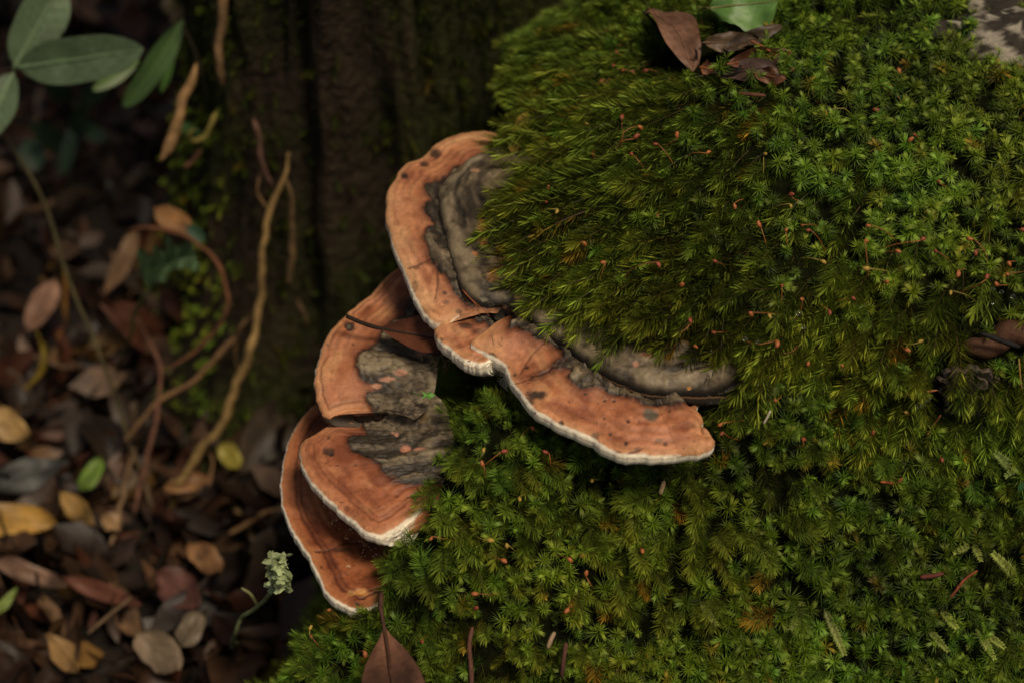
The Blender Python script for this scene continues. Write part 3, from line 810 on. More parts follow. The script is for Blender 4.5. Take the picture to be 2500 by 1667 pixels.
# ------------------------------------------------------------------ places on the stump
def tri_bvh(parts):
    V = []; F = []; n = 0
    for v, f in parts:
        V += [tuple(p) for p in v]; F += [tuple(i + n for i in q) for q in f]; n += len(v)
    return BVHTree.FromPolygons(V, F)
STUMP = tri_bvh(((BV, BF), (DV, DF), (KV, KF), (LV, LF), (QV, QF)))
def hit(px, py, lift=0.0):
    """point of the stump seen at a pixel, moved out along the surface normal"""
    d = ray(px, py)
    p, n, i, t = STUMP.ray_cast(Vector(CP), Vector(d).normalized())
    if p is None:
        p = Vector(onz(px, py, .2)); n = Vector((0, 0, 1))
    if n.dot(Vector(d)) > 0: n = -n
    return np.array(p + n * lift), np.array(n)

# ------------------------------------------------------------------ leaves
def leaf_grid(L, W, nx=10, ny=6, tip=1.0, curl=0.0, fold=0.2, wav=0.0, twist=0.0, veins=0.0, seed=0, belly=0.45, basep=0.65, rag=0.0):
    """blade along +x with the midrib on y = 0"""
    r = np.random.default_rng(seed)
    ph = r.uniform(0, 6.28, 3)
    V = []
    for i in range(nx):
        t = i / (nx - 1)
        prof = (t ** basep) * ((1 - t) ** (0.62 * tip)); mx = (belly ** basep) * ((1 - belly) ** (0.62 * tip))
        hw = W / 2 * max(prof / mx, 0.02) * (1 + 0.05 * math.sin(9 * t + ph[0]))
        for j in range(ny * 2 + 1):
            v = j / ny - 1
            x, y = L * t + 0.12 * W * abs(v) * (1 - t) * 0.5, hw * v
            z = fold * abs(y) + curl * L * (t - .5) ** 2 + wav * W * math.sin(7 * t + ph[1] + 2.2 * v) * abs(v)
            if veins:
                z += veins * math.sin((t * 9 - 1.1 * abs(v)) * 2 * math.pi) * (1 - abs(v) * .6) * min(1, abs(v) * 5)
            a = twist * (t - .3)
            y, z = y * math.cos(a) - z * math.sin(a), y * math.sin(a) + z * math.cos(a)
            V.append((x, y, z))
    V = np.array(V)
    if rag:
        V[:, 1] *= 1 + rag * fbm(np.c_[V[:, 0], V[:, 0] * 0, np.sign(V[:, 1])], 4.0 / L, seed, 3)
        V[:, 0] += .12 * rag * L * fbm(V, 3.5 / L, seed + 3, 2)
        V[:, 2] += .35 * rag * L * fbm(V, 2.6 / L, seed + 5, 3)
    return V, grid_faces(nx, ny * 2 + 1)
def frame(p0, p1, up):
    x = np.asarray(p1, float) - p0; L = np.linalg.norm(x); x = x / L
    y = np.cross(up, x); y /= np.linalg.norm(y) + 1e-9
    z = np.cross(x, y)
    return np.stack([x, y, z], 1), L
CAMUP = np.array((0, -.75, .65))
def leaf_cols(V, L, base, edge=None, rib=None, W=None):
    c = np.tile(np.array(base, float) * (.82 if base[0] > base[1] else 1), (len(V), 1))
    n = fbm(V, 70, int(L * 1e5) % 97, 3)
    c = c * (1 + 0.35 * n)[:, None]
    if W:
        vn = np.sin((V[:, 0] / L * 9 - 2.2 * np.abs(V[:, 1]) / W) * 2 * math.pi)
        c = c * (1 - 0.30 * sstep(.75, 1.0, vn) + .10 * vn)[:, None]
        rot = sstep(.18, .45, fbm(V, 2.6 / L, int(L * 9e4) % 89, 3))
        c = c * (1 - .55 * rot)[:, None] if base[0] > base[1] else c
    if rib is not None and W:
        k = np.exp(-(np.abs(V[:, 1]) / (0.03 * W)) ** 2)[:, None]
        c = c * (1 - k) + np.array(rib) * k
    return np.clip(c, 0.002, 0.9)
def placed_leaf(name, label, category, p0, p1, W, base, mat, up=CAMUP, parent=None, group=None, stalk=None, rib=True, ribc=None, ribr=0.0006, **kw):
    """a leaf whose base and tip are given in space; blade and midrib are its parts"""
    M, L = frame(np.asarray(p0), np.asarray(p1), np.asarray(up, float))
    V, F = leaf_grid(L, W, **kw)
    C = leaf_cols(V, L, base, W=W)
    root = parent if parent is not None else empty(name, tuple(p0), label, category, group)
    nm = 'blade' if parent is None else 'leaf'
    ny = kw.get('ny', 6); m = 2 * ny + 1
    b = child(nm, V @ M.T + p0, F, mat, root, C)
    if rib:
        nx = kw.get('nx', 10)
        mid = V.reshape(nx, m, 3)[:, ny, :] + (0, 0, ribr * .4)
        mid = mid @ M.T + p0
        rr = np.linspace(ribr, ribr * .25, nx)
        if stalk is not None:
            sp = catmull(np.vstack([stalk, mid[:1]]), 12)[:-1]
            mid = np.vstack([sp, mid]); rr = np.r_[np.full(len(sp), ribr * 1.15), rr]
        tv, tf = tube(mid, rr, 5)
        child('midrib', tv, tf, M_stick if mat is M_litter else mat, b if parent is not None else root, np.tile(np.array(ribc if ribc is not None else base) * 1.0, (len(tv), 1)))
    return root
def stick(name, label, category, pts, radii, col, parent=None, n=40, sides=7, group=None, seed=0, knob=0.18, mat=None):
    P = catmull(pts, n)
    r = np.interp(np.linspace(0, 1, n), np.linspace(0, 1, len(np.atleast_1d(radii))), np.atleast_1d(radii))
    P = P + np.c_[fbm(P, 60, seed, 2), fbm(P, 60, seed + 1, 2), fbm(P, 60, seed + 2, 2)] * r[:, None] * (2.0 if knob > .1 else .4)
    r = r * (1 + 1.6 * knob * fbm(P, 130, seed + 3, 3))
    ends = np.minimum(np.linspace(0, 1, n), np.linspace(1, 0, n))
    r = r * (.45 + .55 * sstep(0, .12, ends))
    V, F = tube(P, r, sides)
    C = np.tile(np.array(col), (len(V), 1)) * (1 + 0.3 * fbm(V, 90, seed, 3))[:, None]
    if parent is not None:
        return child(name, V, F, mat or M_stick, parent, C)
    o = link(name, new_mesh(V - P[0], F, C), mat or M_stick, None, label=label, category=category)
    o.location = P[0]
    if group: o['group'] = group
    return o

# ------------------------------------------------------------------ tree behind
TX, TY = -0.082, 0.905
tree = empty('tree', (TX, TY, 0), 'mossy grooved tree trunk rising behind the orange brackets', 'tree')
nt_, nz_ = 220, 150
zz = np.r_[np.linspace(-0.08, 0.62, 110), np.linspace(0.66, 3.0, nz_ - 110)]
th = np.linspace(0, 2 * np.pi, nt_, endpoint=False)
TH, ZZ = np.meshgrid(th, zz)
cs, sn = np.cos(TH).ravel(), np.sin(TH).ravel(); z_ = ZZ.ravel()
flute = fbm(np.c_[cs * 2.1, sn * 2.1, z_ * 0.9], 1.0, 91, 2)
rib_ = fbm(np.c_[cs * 6.0, sn * 6.0, z_ * 2.6], 1.0, 92, 3)
bark = fbm(np.c_[cs * 16, sn * 16, z_ * 14], 1.0, 93, 3)
rad = 0.098 * (1 - 0.10 * np.clip(z_, 0, 3)) + 0.030 * np.exp(-np.clip(z_ + .05, 0, 9) / 0.16) * (1.0 + 1.0 * flute) + 0.024 * flute + 0.025 * rib_ + 0.011 * bark
rad = rad + 0.078 * np.exp(-np.clip(z_, 0, 9) / 0.17) * np.exp(-((np.angle(np.exp(1j * (TH.ravel() - R(226))))) / .60) ** 2)
lean = 0.03 * np.clip(z_, 0, 3)
TV = np.c_[TX + lean * -.3 + rad * cs, TY + rad * sn, z_]
TF = [(i * nt_ + j, i * nt_ + (j + 1) % nt_, (i + 1) * nt_ + (j + 1) % nt_, (i + 1) * nt_ + j) for i in range(len(zz) - 1) for j in range(nt_)]
TC = np.tile(np.array((0.030, 0.019, 0.011)), (len(TV), 1)) * (1 + .6 * bark)[:, None]
mossy = sstep(-.15, .35, fbm(TV, 11, 95, 3) + .5 * fbm(np.c_[cs * 3, sn * 3, z_ * 3], 1.0, 96, 2) + 0.15)
TC = TC * (1 - mossy[:, None]) + np.array((0.024, 0.026, 0.006)) * mossy[:, None]
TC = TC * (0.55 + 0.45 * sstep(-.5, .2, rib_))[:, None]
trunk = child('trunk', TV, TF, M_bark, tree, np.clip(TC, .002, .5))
for k, (a, zb, ln) in enumerate(((0.6, 2.1, 1.0), (2.2, 2.4, .9), (3.6, 2.0, 1.0), (4.9, 2.5, .8), (5.6, 2.8, .7))):
    p = [np.array((TX, TY, zb)), np.array((TX + .35 * ln * math.cos(a), TY + .35 * ln * math.sin(a), zb + .25)), np.array((TX + ln * math.cos(a), TY + ln * math.sin(a), zb + .55))]
    stick('limb', '', '', p, (0.035, 0.02, 0.006), (0.03, 0.02, 0.012), parent=tree, n=14)
cb = Bag(); rr_ = np.random.default_rng(5)  # unseen crown added above the tree, sized and placed to shade the litter
for k in range(3600):
    u = rr_.normal(0, 1, 3); u /= np.linalg.norm(u)
    c = np.array((0.0, TY + .05, 2.75)) + u * np.array((.95, 1.0, .6)) * rr_.uniform(.25, 1) ** .5
    L = rr_.uniform(.10, .17); M = np.array(Euler(rr_.uniform(0, 6.28, 3)).to_matrix())
    V = np.array([(0, 0, 0), (L * .5, L * .2, .1 * L), (L, 0, 0), (L * .5, -L * .2, .1 * L)]) @ M.T + c
    cb.add(V, [(0, 1, 2), (0, 2, 3)], (.04, .08, .02))
cv, cf, cc = cb.arrays()
shade_crown = child('crown', cv, cf, M_green, tree, cc, smooth=False); shade_crown['kind'] = 'stuff'

# moss on the trunk
n = 20000
tz = [f for f in TF if TV[f[0]][2] < 0.75]
P, N = sample_surface(TV, tz, n, rng)
mk = fbm(P, 11, 95, 3) + .35 * rng.normal(0, 1, n) + 0.55 * sstep(-0.16, -0.20, P[:, 0]) + .1 + 1.2 * sstep(-.12, -.16, P[:, 0]) * sstep(.32, .15, P[:, 2])
sel = (mk > .02) & (P[:, 1] < TY + .03)
P, N = P[sel], N[sel]
D = unit(N * .7 + np.array((0, 0, -.5)) + rng.normal(0, .25, P.shape))
idx = np.where(rng.random(len(P)) < .35, rng.integers(0, NF, len(P)), NF + NS + rng.integers(0, 2, len(P)))
tt_ = moss_tint(P, idx, 23) * np.array((.85, .8, .7)) * (0.62 + 1.9 * sstep(-0.155, -0.19, P[:, 0]) * sstep(.24, .15, P[:, 2]))[:, None]  # low left moss tinted brighter, painting in side light the sun does not give
scatter_object('trunk_moss', P, D, rng.uniform(.28, .52, len(P)), idx, tt_, 'dim olive moss clinging to the ridges of the tree trunk')

# ------------------------------------------------------------------ leaf litter
def gz(x, y): return float(ground_z(np.array([[x, y]]))[0])
def onground(px, py, lift=0.012):
    p = onz(px, py, 0.0)
    for _ in range(3): p = onz(px, py, gz(p[0], p[1]) + lift)
    return p
LITTER_KINDS = [  # colour, weight, word
    ((0.085, 0.042, 0.022), 5, 'dark brown'), ((0.15, 0.078, 0.042), 4, 'mid brown'), ((0.26, 0.155, 0.085), 2, 'tan'),
    ((0.13, 0.046, 0.026), 3, 'reddish brown'), ((0.055, 0.036, 0.026), 4, 'blackish brown'), ((0.17, 0.125, 0.09), 2, 'greyish brown'), ((0.34, 0.19, 0.06), 1, 'ochre')]
LM = []
for k in range(14):
    r = np.random.default_rng(400 + k)
    L = 0.06; W = L * r.uniform(.26, .46)
    V, F = leaf_grid(L, W, nx=9, ny=3, tip=r.uniform(1.1, 1.7), curl=r.uniform(-.6, 1.4), fold=r.uniform(-.4, .8), wav=r.uniform(.02, .12), twist=r.uniform(-1.8, 1.8), seed=k, belly=r.uniform(.4, .55))
    V[:, 1] *= 1 + .12 * fbm(np.c_[V[:, 0], V[:, 0] * 0, np.sign(V[:, 1])], 60, k, 3)
    V[:, 0] += .006 * fbm(V, 50, k + 3, 2) ; V[:, 2] += .010 * fbm(V, 38, k + 5, 3)
    V[:, 0] -= L / 2
    C = leaf_cols(V, L, (1, 1, 1), rib=(1.25, 1.15, 1.05), W=W)
    tv, tf = tube([(-L / 2 - .012, .001, .003), (-L / 2, 0, .001), (-L / 2 + .01, 0, .0)], (.0007, .0007, .0003), 4)
    b = Bag(); b.add(V, F, C); b.add(tv, tf, (.7, .6, .5))
    a = b.arrays()
    me = new_mesh(a[0], a[1], a[2]); me.materials.append(M_litter); LM.append(me)
# fine layer nobody could count
fb = Bag(); rr_ = np.random.default_rng(11)
for k in range(5200):
    x, y = rr_.uniform(-1.3, 1.2), rr_.uniform(.3, 2.3)
    if k < 3400: x, y = rr_.uniform(-.62, .12), rr_.uniform(.42, 1.5)
    L = rr_.uniform(.012, .045); W = L * rr_.uniform(.25, .6)
    V, F = leaf_grid(L, W, nx=4, ny=1, curl=rr_.uniform(-.5, 1), fold=rr_.uniform(-.3, .6), twist=rr_.uniform(-1, 1), seed=k)
    M = np.array(Euler((rr_.normal(0, .6), rr_.normal(0, .6), rr_.uniform(0, 6.28))).to_matrix())
    V = V @ M.T + (x, y, gz(x, y) + rr_.uniform(0, .03))
    kind = LITTER_KINDS[rr_.choice(len(LITTER_KINDS), p=np.array([5, 4, 2, 3, 5, 1.5, 1.0]) / 21.5)]
    fb.add(V, F, np.array(kind[0]) * rr_.uniform(.12, .8))
v, f, c = fb.arrays()
link('leaf_litter', new_mesh(v, f, c), M_litter, kind='stuff', label='broken dark leaf fragments covering the forest floor')
wts = np.array([k[1] for k in LITTER_KINDS], float); wts /= wts.sum()
rr_ = np.random.default_rng(17)
placed = 0
PLACES = [(60, 120, 'behind the ribbed sage green leaves'), (360, 20, 'near the cream coloured stick stub'), (300, 300, 'below the drooping green leaves'), (80, 520, 'beside the thin olive stem'), (60, 720, 'near the pinkish tan leaf'), (300, 640, 'below the lobed green leaf'), (90, 900, 'near the lemon yellow leaf'), (250, 900, 'under the forked reddish twig'),
          (60, 1150, 'around the slate grey leaf'), (60, 1270, 'around the broad yellow leaf'), (230, 1190, 'near the small bright green leaf'), (420, 1230, 'at the foot of the long pale root'), (560, 1120, 'near the curled yellow green leaf'), (640, 1280, 'beside the lowest bracket'), (90, 1400, 'by the long curled brown leaf'), (280, 1450, 'by the long reddish brown leaf'),
          (500, 1380, 'near the rusty tan leaf'), (620, 1480, 'under the pale lichen twig'), (400, 1600, 'around the large greyish tan leaf'), (140, 1600, 'by the torn ochre brown leaf'), (560, 1640, 'at the mossy foot of the stump'), (1290, 60, 'in the gap between trunk and stump'), (450, 420, 'beside the tan crooked stick')]
while placed < 230:
    px, py = rr_.uniform(-120, 1350), rr_.uniform(-80, 1760)
    p = onground(px, py, 0)
    x, y = p[0], p[1]
    if y > 1.5 or (bank_z(np.array([[x, y]]))[0] > 0.0) or math.hypot(x - TX, y - TY) < .15: continue
    if px > 1000 and py > 200: continue
    if 90 < px < 420 and 230 < py < 520 and rr_.random() < .8: continue
    k = rr_.choice(len(LITTER_KINDS), p=wts)
    kc, _, word = LITTER_KINDS[k]
    v = int(rr_.integers(0, len(LM)))
    s = rr_.uniform(.5, 1.2)
    pl = min(PLACES, key=lambda q: (q[0] - px) ** 2 + (q[1] - py) ** 2)[2]
    size = 'small ' if s < .72 else ('' if s < .97 else 'large ')
    o = link('fallen_leaf', LM[v], None, None, label='%s%s %s fallen leaf %s' % (size, ('flat', 'twisted', 'curled')[v % 3], word, pl), category='leaf', group='%s litter leaves %s' % (word, pl))
    o.location = (x, y, gz(x, y) + rr_.uniform(.006, .034))
    o.rotation_euler = (rr_.normal(0, .7), rr_.normal(0, .6), rr_.uniform(0, 6.28))
    o.scale = (s, s * rr_.uniform(.85, 1.2), s)
    o.color = (*(np.array(kc) * rr_.uniform(.15, .9)), 1)
    placed += 1
def litter_leaf(label, a, b, wpx, col, lift=(.045, .045), up=(0, -.5, .8), **kw):
    p0, p1 = onground(*a, lift[0]), onground(*b, lift[1])
    W = wpx / FPX * project((p0 + p1) / 2)[1][0]
    kw = {**dict(nx=16, ny=5, fold=.2, curl=.35, wav=.10, rag=.24, tip=1.3, seed=int(abs(a[0] + a[1]))), **kw}
    return placed_leaf('fallen_leaf', label, 'leaf', p0, p1, W, col, M_litter, up=up, ribr=.0008, ribc=np.array(col) * .7, **kw)
YEL = (0.52, 0.30, 0.065)
litter_leaf('broad yellow fallen leaf with a brown bite out of its side, flat on the litter', (-70, 1262), (140, 1272), 82, YEL, curl=-.1)
litter_leaf('crumpled pale yellow leaf beside the long yellow one in the litter', (-60, 1010), (75, 1060), 80, (.50, .32, .12), wav=.15)
litter_leaf('curled lemon yellow leaf standing on edge in the litter', (128, 828), (95, 962), 42, (.50, .36, .05), up=(-.6, -.5, .3), fold=.5, curl=.9)
litter_leaf('narrow orange yellow leaf behind the thin stem', (178, 650), (160, 832), 32, (.46, .22, .04), up=(-.7, -.5, .3))
litter_leaf('pale pinkish tan leaf leaning upright in the litter', (138, 690), (68, 815), 62, (.36, .20, .13))
litter_leaf('long tan leaf leaning below the lobed green leaf', (335, 575), (258, 735), 46, (.33, .20, .11), fold=.4)
p0, p1 = aty(375, 508, .80), aty(470, 568, .79)
placed_leaf('fallen_leaf', 'orange tan dead leaf caught beside the mossy trunk above the lobed green leaf', 'leaf', p0, p1, .015, (.40, .20, .075), M_litter, nx=10, ny=4, fold=.1, seed=3)
litter_leaf('small bright green leaf lying in the litter', (248, 1122), (196, 1205), 50, (.14, .24, .04), fold=.3)
litter_leaf('ochre leaf with a green base in the litter', (150, 1205), (235, 1285), 52, (.36, .22, .07))
litter_leaf('crumpled pale tan leaf in the litter', (250, 1260), (300, 1290), 46, (.38, .24, .12), wav=.2)
litter_leaf('yellow green leaf curled at the foot of the mossy trunk', (540, 1085), (590, 1150), 52, (.36, .31, .06), wav=.12, fold=.4)
litter_leaf('orange tan leaf with a raised edge under the long root', (400, 1195), (520, 1165), 46, (.38, .20, .09), fold=.5)
litter_leaf('large greyish tan leaf with a dark hole near the bottom of the litter', (340, 1545), (445, 1640), 92, (.24, .18, .12), fold=.1)
litter_leaf('broad dull grey leaf overlapping the large greyish tan leaf', (490, 1495), (440, 1585), 66, (.20, .16, .11), fold=.15)
litter_leaf('slim light green leaf at the edge of the litter', (-20, 1510), (42, 1438), 26, (.20, .28, .07))
litter_leaf('long curled brown leaf lying across the litter', (-10, 1370), (175, 1432), 50, (.20, .12, .08), fold=.3)
litter_leaf('long reddish brown leaf lying across the litter', (165, 1412), (355, 1480), 44, (.17, .065, .04), fold=.35)
litter_leaf('ochre brown leaf with torn edges near the bottom of the litter', (120, 1555), (200, 1640), 60, (.30, .18, .07), wav=.2)
litter_leaf('rusty tan leaf lying right of the forked twigs', (470, 1330), (545, 1400), 60, (.33, .17, .075), wav=.15)
litter_leaf('dark maroon leaf lying below the rusty tan leaf', (385, 1400), (500, 1480), 90, (.14, .06, .045))
litter_leaf('dark slate grey leaf below the crumpled pale yellow leaf', (-40, 1190), (160, 1130), 80, (.045, .05, .045))

# ------------------------------------------------------------------ sticks, roots and stems
def path(pts, y0, y1):
    n = len(pts); d = np.r_[0, np.cumsum(np.hypot(*np.diff(np.array(pts, float), axis=0).T))]; d = d / d[-1]
    return np.array([aty(p[0], p[1], y0 + (y1 - y0) * t) for p, t in zip(pts, d)])
def at_trunk(px, py, off=.012):
    d = ray(px, py); t = TRUNK.ray_cast(Vector(CP), Vector(d).normalized())
    return np.array(t[0]) - unit(np.atleast_2d(d))[0] * off if t[0] is not None else aty(px, py, .80)
TRUNK = tri_bvh(((TV, TF),))
TAN = (0.25, 0.165, 0.065)
g0 = onground(405, 1285, -.01)
root_ = empty('hanging_root', tuple(g0), 'long pale root reaching from the trunk down to the litter', 'root')
mainp = np.vstack([path([(700, 372), (690, 425), (655, 510), (640, 640), (622, 750), (612, 830), (590, 920), (545, 1020), (480, 1120), (430, 1190)], .775, .675), [g0]])
stick('root_stem', '', '', mainp, (.0017, .0021, .0023, .0028, .0028, .0026, .0022), TAN, parent=root_, n=80, seed=2)
stick('side_root', '', '', path([(618, 770), (585, 800), (575, 860), (590, 930)], .748, .735), (.0011, .0006), (.17, .10, .05), parent=root_, seed=61)
stick('side_root', '', '', path([(500, 1090), (520, 1130), (512, 1190)], .70, .675), (.0012, .0007), (.19, .11, .05), parent=root_, seed=62)
stick('side_root', '', '', path([(655, 512), (628, 470), (632, 430)], .765, .775), (.0010, .0006), (.18, .11, .05), parent=root_, seed=63)
stick('side_root', '', '', path([(598, 806), (540, 850), (470, 930), (380, 990), (300, 1070)], .75, .70), (.0018, .0016, .0012), (.20, .115, .055), parent=root_, seed=5)
stick('dead_twig', 'thin drooping twig with a pale tip hanging in front of the dark trunk', 'twig', path([(700, 430), (712, 500), (716, 570), (712, 640), (704, 690)], .77, .76), (.0012, .0016, .0022), (.22, .14, .07), seed=8)
stick('dead_twig', 'thin twig bending at a knee below the drooping twig', 'twig', path([(712, 690), (728, 740), (745, 790), (725, 828), (682, 872)], .775, .77), (.0012, .0016, .001), (.17, .11, .06), seed=9)
stick('dead_twig', 'short dull pink twig slanting across the mossy trunk', 'twig', path([(612, 292), (632, 350), (645, 400), (664, 455)], .785, .775), (.0016, .0016, .001), (.13, .07, .05), seed=10)
stick('dead_stick', 'tan crooked stick with a broken pale end hanging left of the trunk', 'stick', path([(470, 155), (462, 185), (436, 250), (426, 300), (412, 335), (392, 385)], .80, .77), (.0022, .0030, .0032, .0034), (.33, .20, .09), seed=11)
stick('dead_stick', 'thick cream coloured stick stub above the narrow green leaves', 'stick', path([(425, 5), (438, 35), (455, 70)], .95, .93), (.006, .0055, .005), (.45, .34, .19), seed=12)
stick('bramble_shoot', 'long thin olive stem arching down over the litter', 'stem', path([(10, 330), (80, 440), (120, 530), (170, 690), (230, 830), (290, 990), (312, 1070)], .82, .70), (.0012, .0012, .0013), (.075, .065, .028), seed=13, knob=.05)
stick('dead_twig', 'red brown twig arching over the lobed green leaf', 'twig', path([(315, 572), (345, 555), (400, 560), (480, 592), (530, 640), (555, 720), (548, 770), (500, 840), (400, 905)], .79, .72), (.0016, .0014, .0012), (.16, .07, .035), seed=14)
stick('dead_twig', 'reddish twig standing in the litter beside the long root', 'twig', path([(328, 765), (380, 870), (396, 925), (385, 1010), (360, 1130), (325, 1255)], .76, .66), (.0012, .0016, .0018), (.15, .07, .045), seed=15)
stick('dead_twig', 'short forked tan twig under the yellow green leaf', 'twig', path([(536, 1098), (530, 1165), (560, 1210), (600, 1270), (632, 1350)], .74, .65), (.0014, .002, .0016), (.22, .15, .075), seed=16)
stick('climbing_vine', 'brown and tan vine running down the upper trunk', 'vine', [at_trunk(x, y) for x, y in ((553, -20), (545, 45), (537, 110), (538, 170), (541, 205))], (.0028, .0026, .0024), (.24, .15, .075), seed=17)
stick('climbing_vine', 'yellowish vine end curling away from the trunk', 'vine', path([(528, 278), (514, 315), (498, 345), (470, 350), (462, 332), (478, 318)], .80, .79), (.0018, .0018, .001), (.22, .19, .05), seed=18)
stick('dead_twig', 'short reddish twig beside the yellowish vine end', 'twig', path([(490, 372), (470, 395), (452, 408)], .80, .80), (.0018, .0014), (.22, .11, .06), seed=19)
stick('dead_twig', 'pale forked twig lying in the litter below the long root', 'twig', [onground(x, y, .035) for x, y in ((330, 1090), (300, 1210), (270, 1330))], (.0014, .002), (.20, .13, .075), seed=20)
stick('dead_twig', 'thin twig crossing the reddish twig above the litter', 'twig', path([(290, 1000), (320, 1090), (360, 1190), (385, 1290)], .73, .67), (.0014, .0016), (.10, .07, .04), seed=21)
stick('dead_stick', 'blurred tan stick lying on the far litter', 'stick', [onground(x, y, .02) for x, y in ((160, -30), (200, 30), (235, 55))], (.007, .006), (.33, .20, .13), seed=22)
stick('dead_twig', 'fine brown twig lying near the lowest bracket', 'twig', [onground(x, y, .03) for x, y in ((690, 1240), (630, 1262), (560, 1300))], (.0014, .0016), (.24, .14, .07), seed=23)
stick('dead_twig', 'fine straight twig across the leaves near the bottom of the litter', 'twig', [onground(x, y, .05) for x, y in ((320, 1460), (260, 1505), (215, 1545))], (.001, .0012), (.15, .10, .06), seed=24)

# ------------------------------------------------------------------ living plants at the upper left
SAGE = (0.135, 0.20, 0.105)
nodep = aty(34, 170, .80)
plant = empty('leafy_seedling', tuple(onground(-150, 900, 0)), 'seedling with large ribbed sage green leaves spreading from one node', 'plant')
stick('stem', '', '', np.vstack([[onground(-150, 900, -.01)], [aty(-90, 480, .79)], [aty(-20, 280, .80)], [nodep]]), (.0022, .0016), (.07, .09, .04), parent=plant, n=20)
def plant_leaf(parent, a, b, wpx, col, ya, yb, up=CAMUP, **kw):
    p0, p1 = aty(*a, ya), aty(*b, yb)
    W = wpx / FPX * project((p0 + p1) / 2)[1][0]
    kw = {**dict(nx=26, ny=7, fold=.22, curl=-.12, veins=.0007, belly=.5, seed=int(abs(a[0] + b[1]))), **kw}
    placed_leaf('', '', '', p0, p1, W, col, M_green, up=up, parent=parent, ribr=.0012, ribc=np.array(col) * 1.7, **kw)
plant_leaf(plant, (34, 168), (150, -45), 120, SAGE, .80, .83, up=(.45, -.75, .5))
plant_leaf(plant, (36, 168), (345, 122), 118, SAGE, .80, .78, up=(0, -.9, .45))
plant_leaf(plant, (33, 174), (-40, 345), 100, SAGE, .80, .77, up=(-.2, -.75, .6))
MID = (0.075, 0.145, 0.045)
shrub = empty('leafy_shrub', tuple(onground(470, 640, 0)), 'shrub shoot with narrow drooping green leaves in front of the trunk edge', 'plant')
stick('stem', '', '', np.vstack([[onground(500, 560, -.01)], [aty(520, 300, .83)], [aty(450, 60, .85)]]), (.0016, .0012), (.06, .05, .03), parent=shrub, n=16)
plant_leaf(shrub, (450, 55), (304, 268), 62, MID, .85, .82, up=(.5, -.75, .4), veins=.0002, curl=-.25)
plant_leaf(shrub, (428, 105), (394, 228), 24, (0.07, 0.16, 0.035), .845, .83, up=(.6, -.7, .3), veins=0)
plant_leaf(shrub, (338, 150), (226, 222), 36, (0.12, 0.20, 0.06), .84, .82, up=(.1, -.8, .5), veins=.0002)
plant_leaf(shrub, (500, 330), (425, 300), 26, (0.07, .14, .05), .83, .82, veins=0)
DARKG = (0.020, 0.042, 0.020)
fern = empty('dark_shrub', tuple(onground(170, 560, 0)), 'shaded low shrub with dim dark green leaves under the ribbed leaves', 'plant')
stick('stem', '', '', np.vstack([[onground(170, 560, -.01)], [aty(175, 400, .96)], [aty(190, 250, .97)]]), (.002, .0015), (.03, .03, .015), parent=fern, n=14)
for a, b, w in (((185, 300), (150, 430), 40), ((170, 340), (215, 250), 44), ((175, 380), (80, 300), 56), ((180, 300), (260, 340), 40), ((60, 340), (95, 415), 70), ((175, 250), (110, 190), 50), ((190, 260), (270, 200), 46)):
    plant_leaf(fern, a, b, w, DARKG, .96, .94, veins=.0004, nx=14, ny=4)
# lobed leaf
holly = empty('lobed_seedling', tuple(onground(272, 940, 0)), 'seedling with a single blue green leaf of pointed lobes', 'plant')
stick('stem', '', '', np.vstack([[onground(272, 940, -.01)], path([(310, 840), (330, 765), (362, 702)], .745, .735)]), (.0013, .0011), (.07, .085, .03), parent=holly, n=20)
out = [(362, 702), (342, 664), (334, 615), (349, 608), (370, 640), (376, 598), (404, 618), (406, 576), (438, 604), (462, 585), (478, 622), (487, 662), (452, 656), (424, 658), (411, 668), (405, 686), (385, 690)]
rib_px = [(362, 702), (400, 655), (440, 632), (478, 622)]
Po = np.array(out, float); Ri = catmull([(*p, 0) for p in rib_px], 40)[:, :2]
bm_v = []; rings = 7
cen = np.array([Ri[np.argmin(np.hypot(*(Ri - p).T))] for p in Po])
Pd = catmull([(*p, 0) for p in np.vstack([Po, Po[:1]])], 120)[:, :2]
cen = np.array([Ri[np.argmin(np.hypot(*(Ri - p).T))] for p in Pd])
HV = []
for k in range(rings):
    s = k / (rings - 1)
    q = cen * (1 - s) + Pd * s
    for j, p in enumerate(q):
        dd = np.hypot(*(p - cen[j]))
        HV.append(aty(p[0], p[1], .735 - 0.00012 * dd + .0022 * math.sin(p[0] * .18 + p[1] * .05) * s))
child('leaf', HV, grid_faces(rings, 120), M_green, holly, np.tile(np.array((.085, .15, .068)), (len(HV), 1)))
# small stray green leaf at the trunk edge
p0, p1 = aty(455, 548, .79), aty(500, 590, .785)
placed_leaf('green_leaf', 'small dark green leaf pressed to the moss at the trunk edge', 'leaf', p0, p1, .008, (.03, .075, .04), M_green, nx=8, ny=4, seed=5)
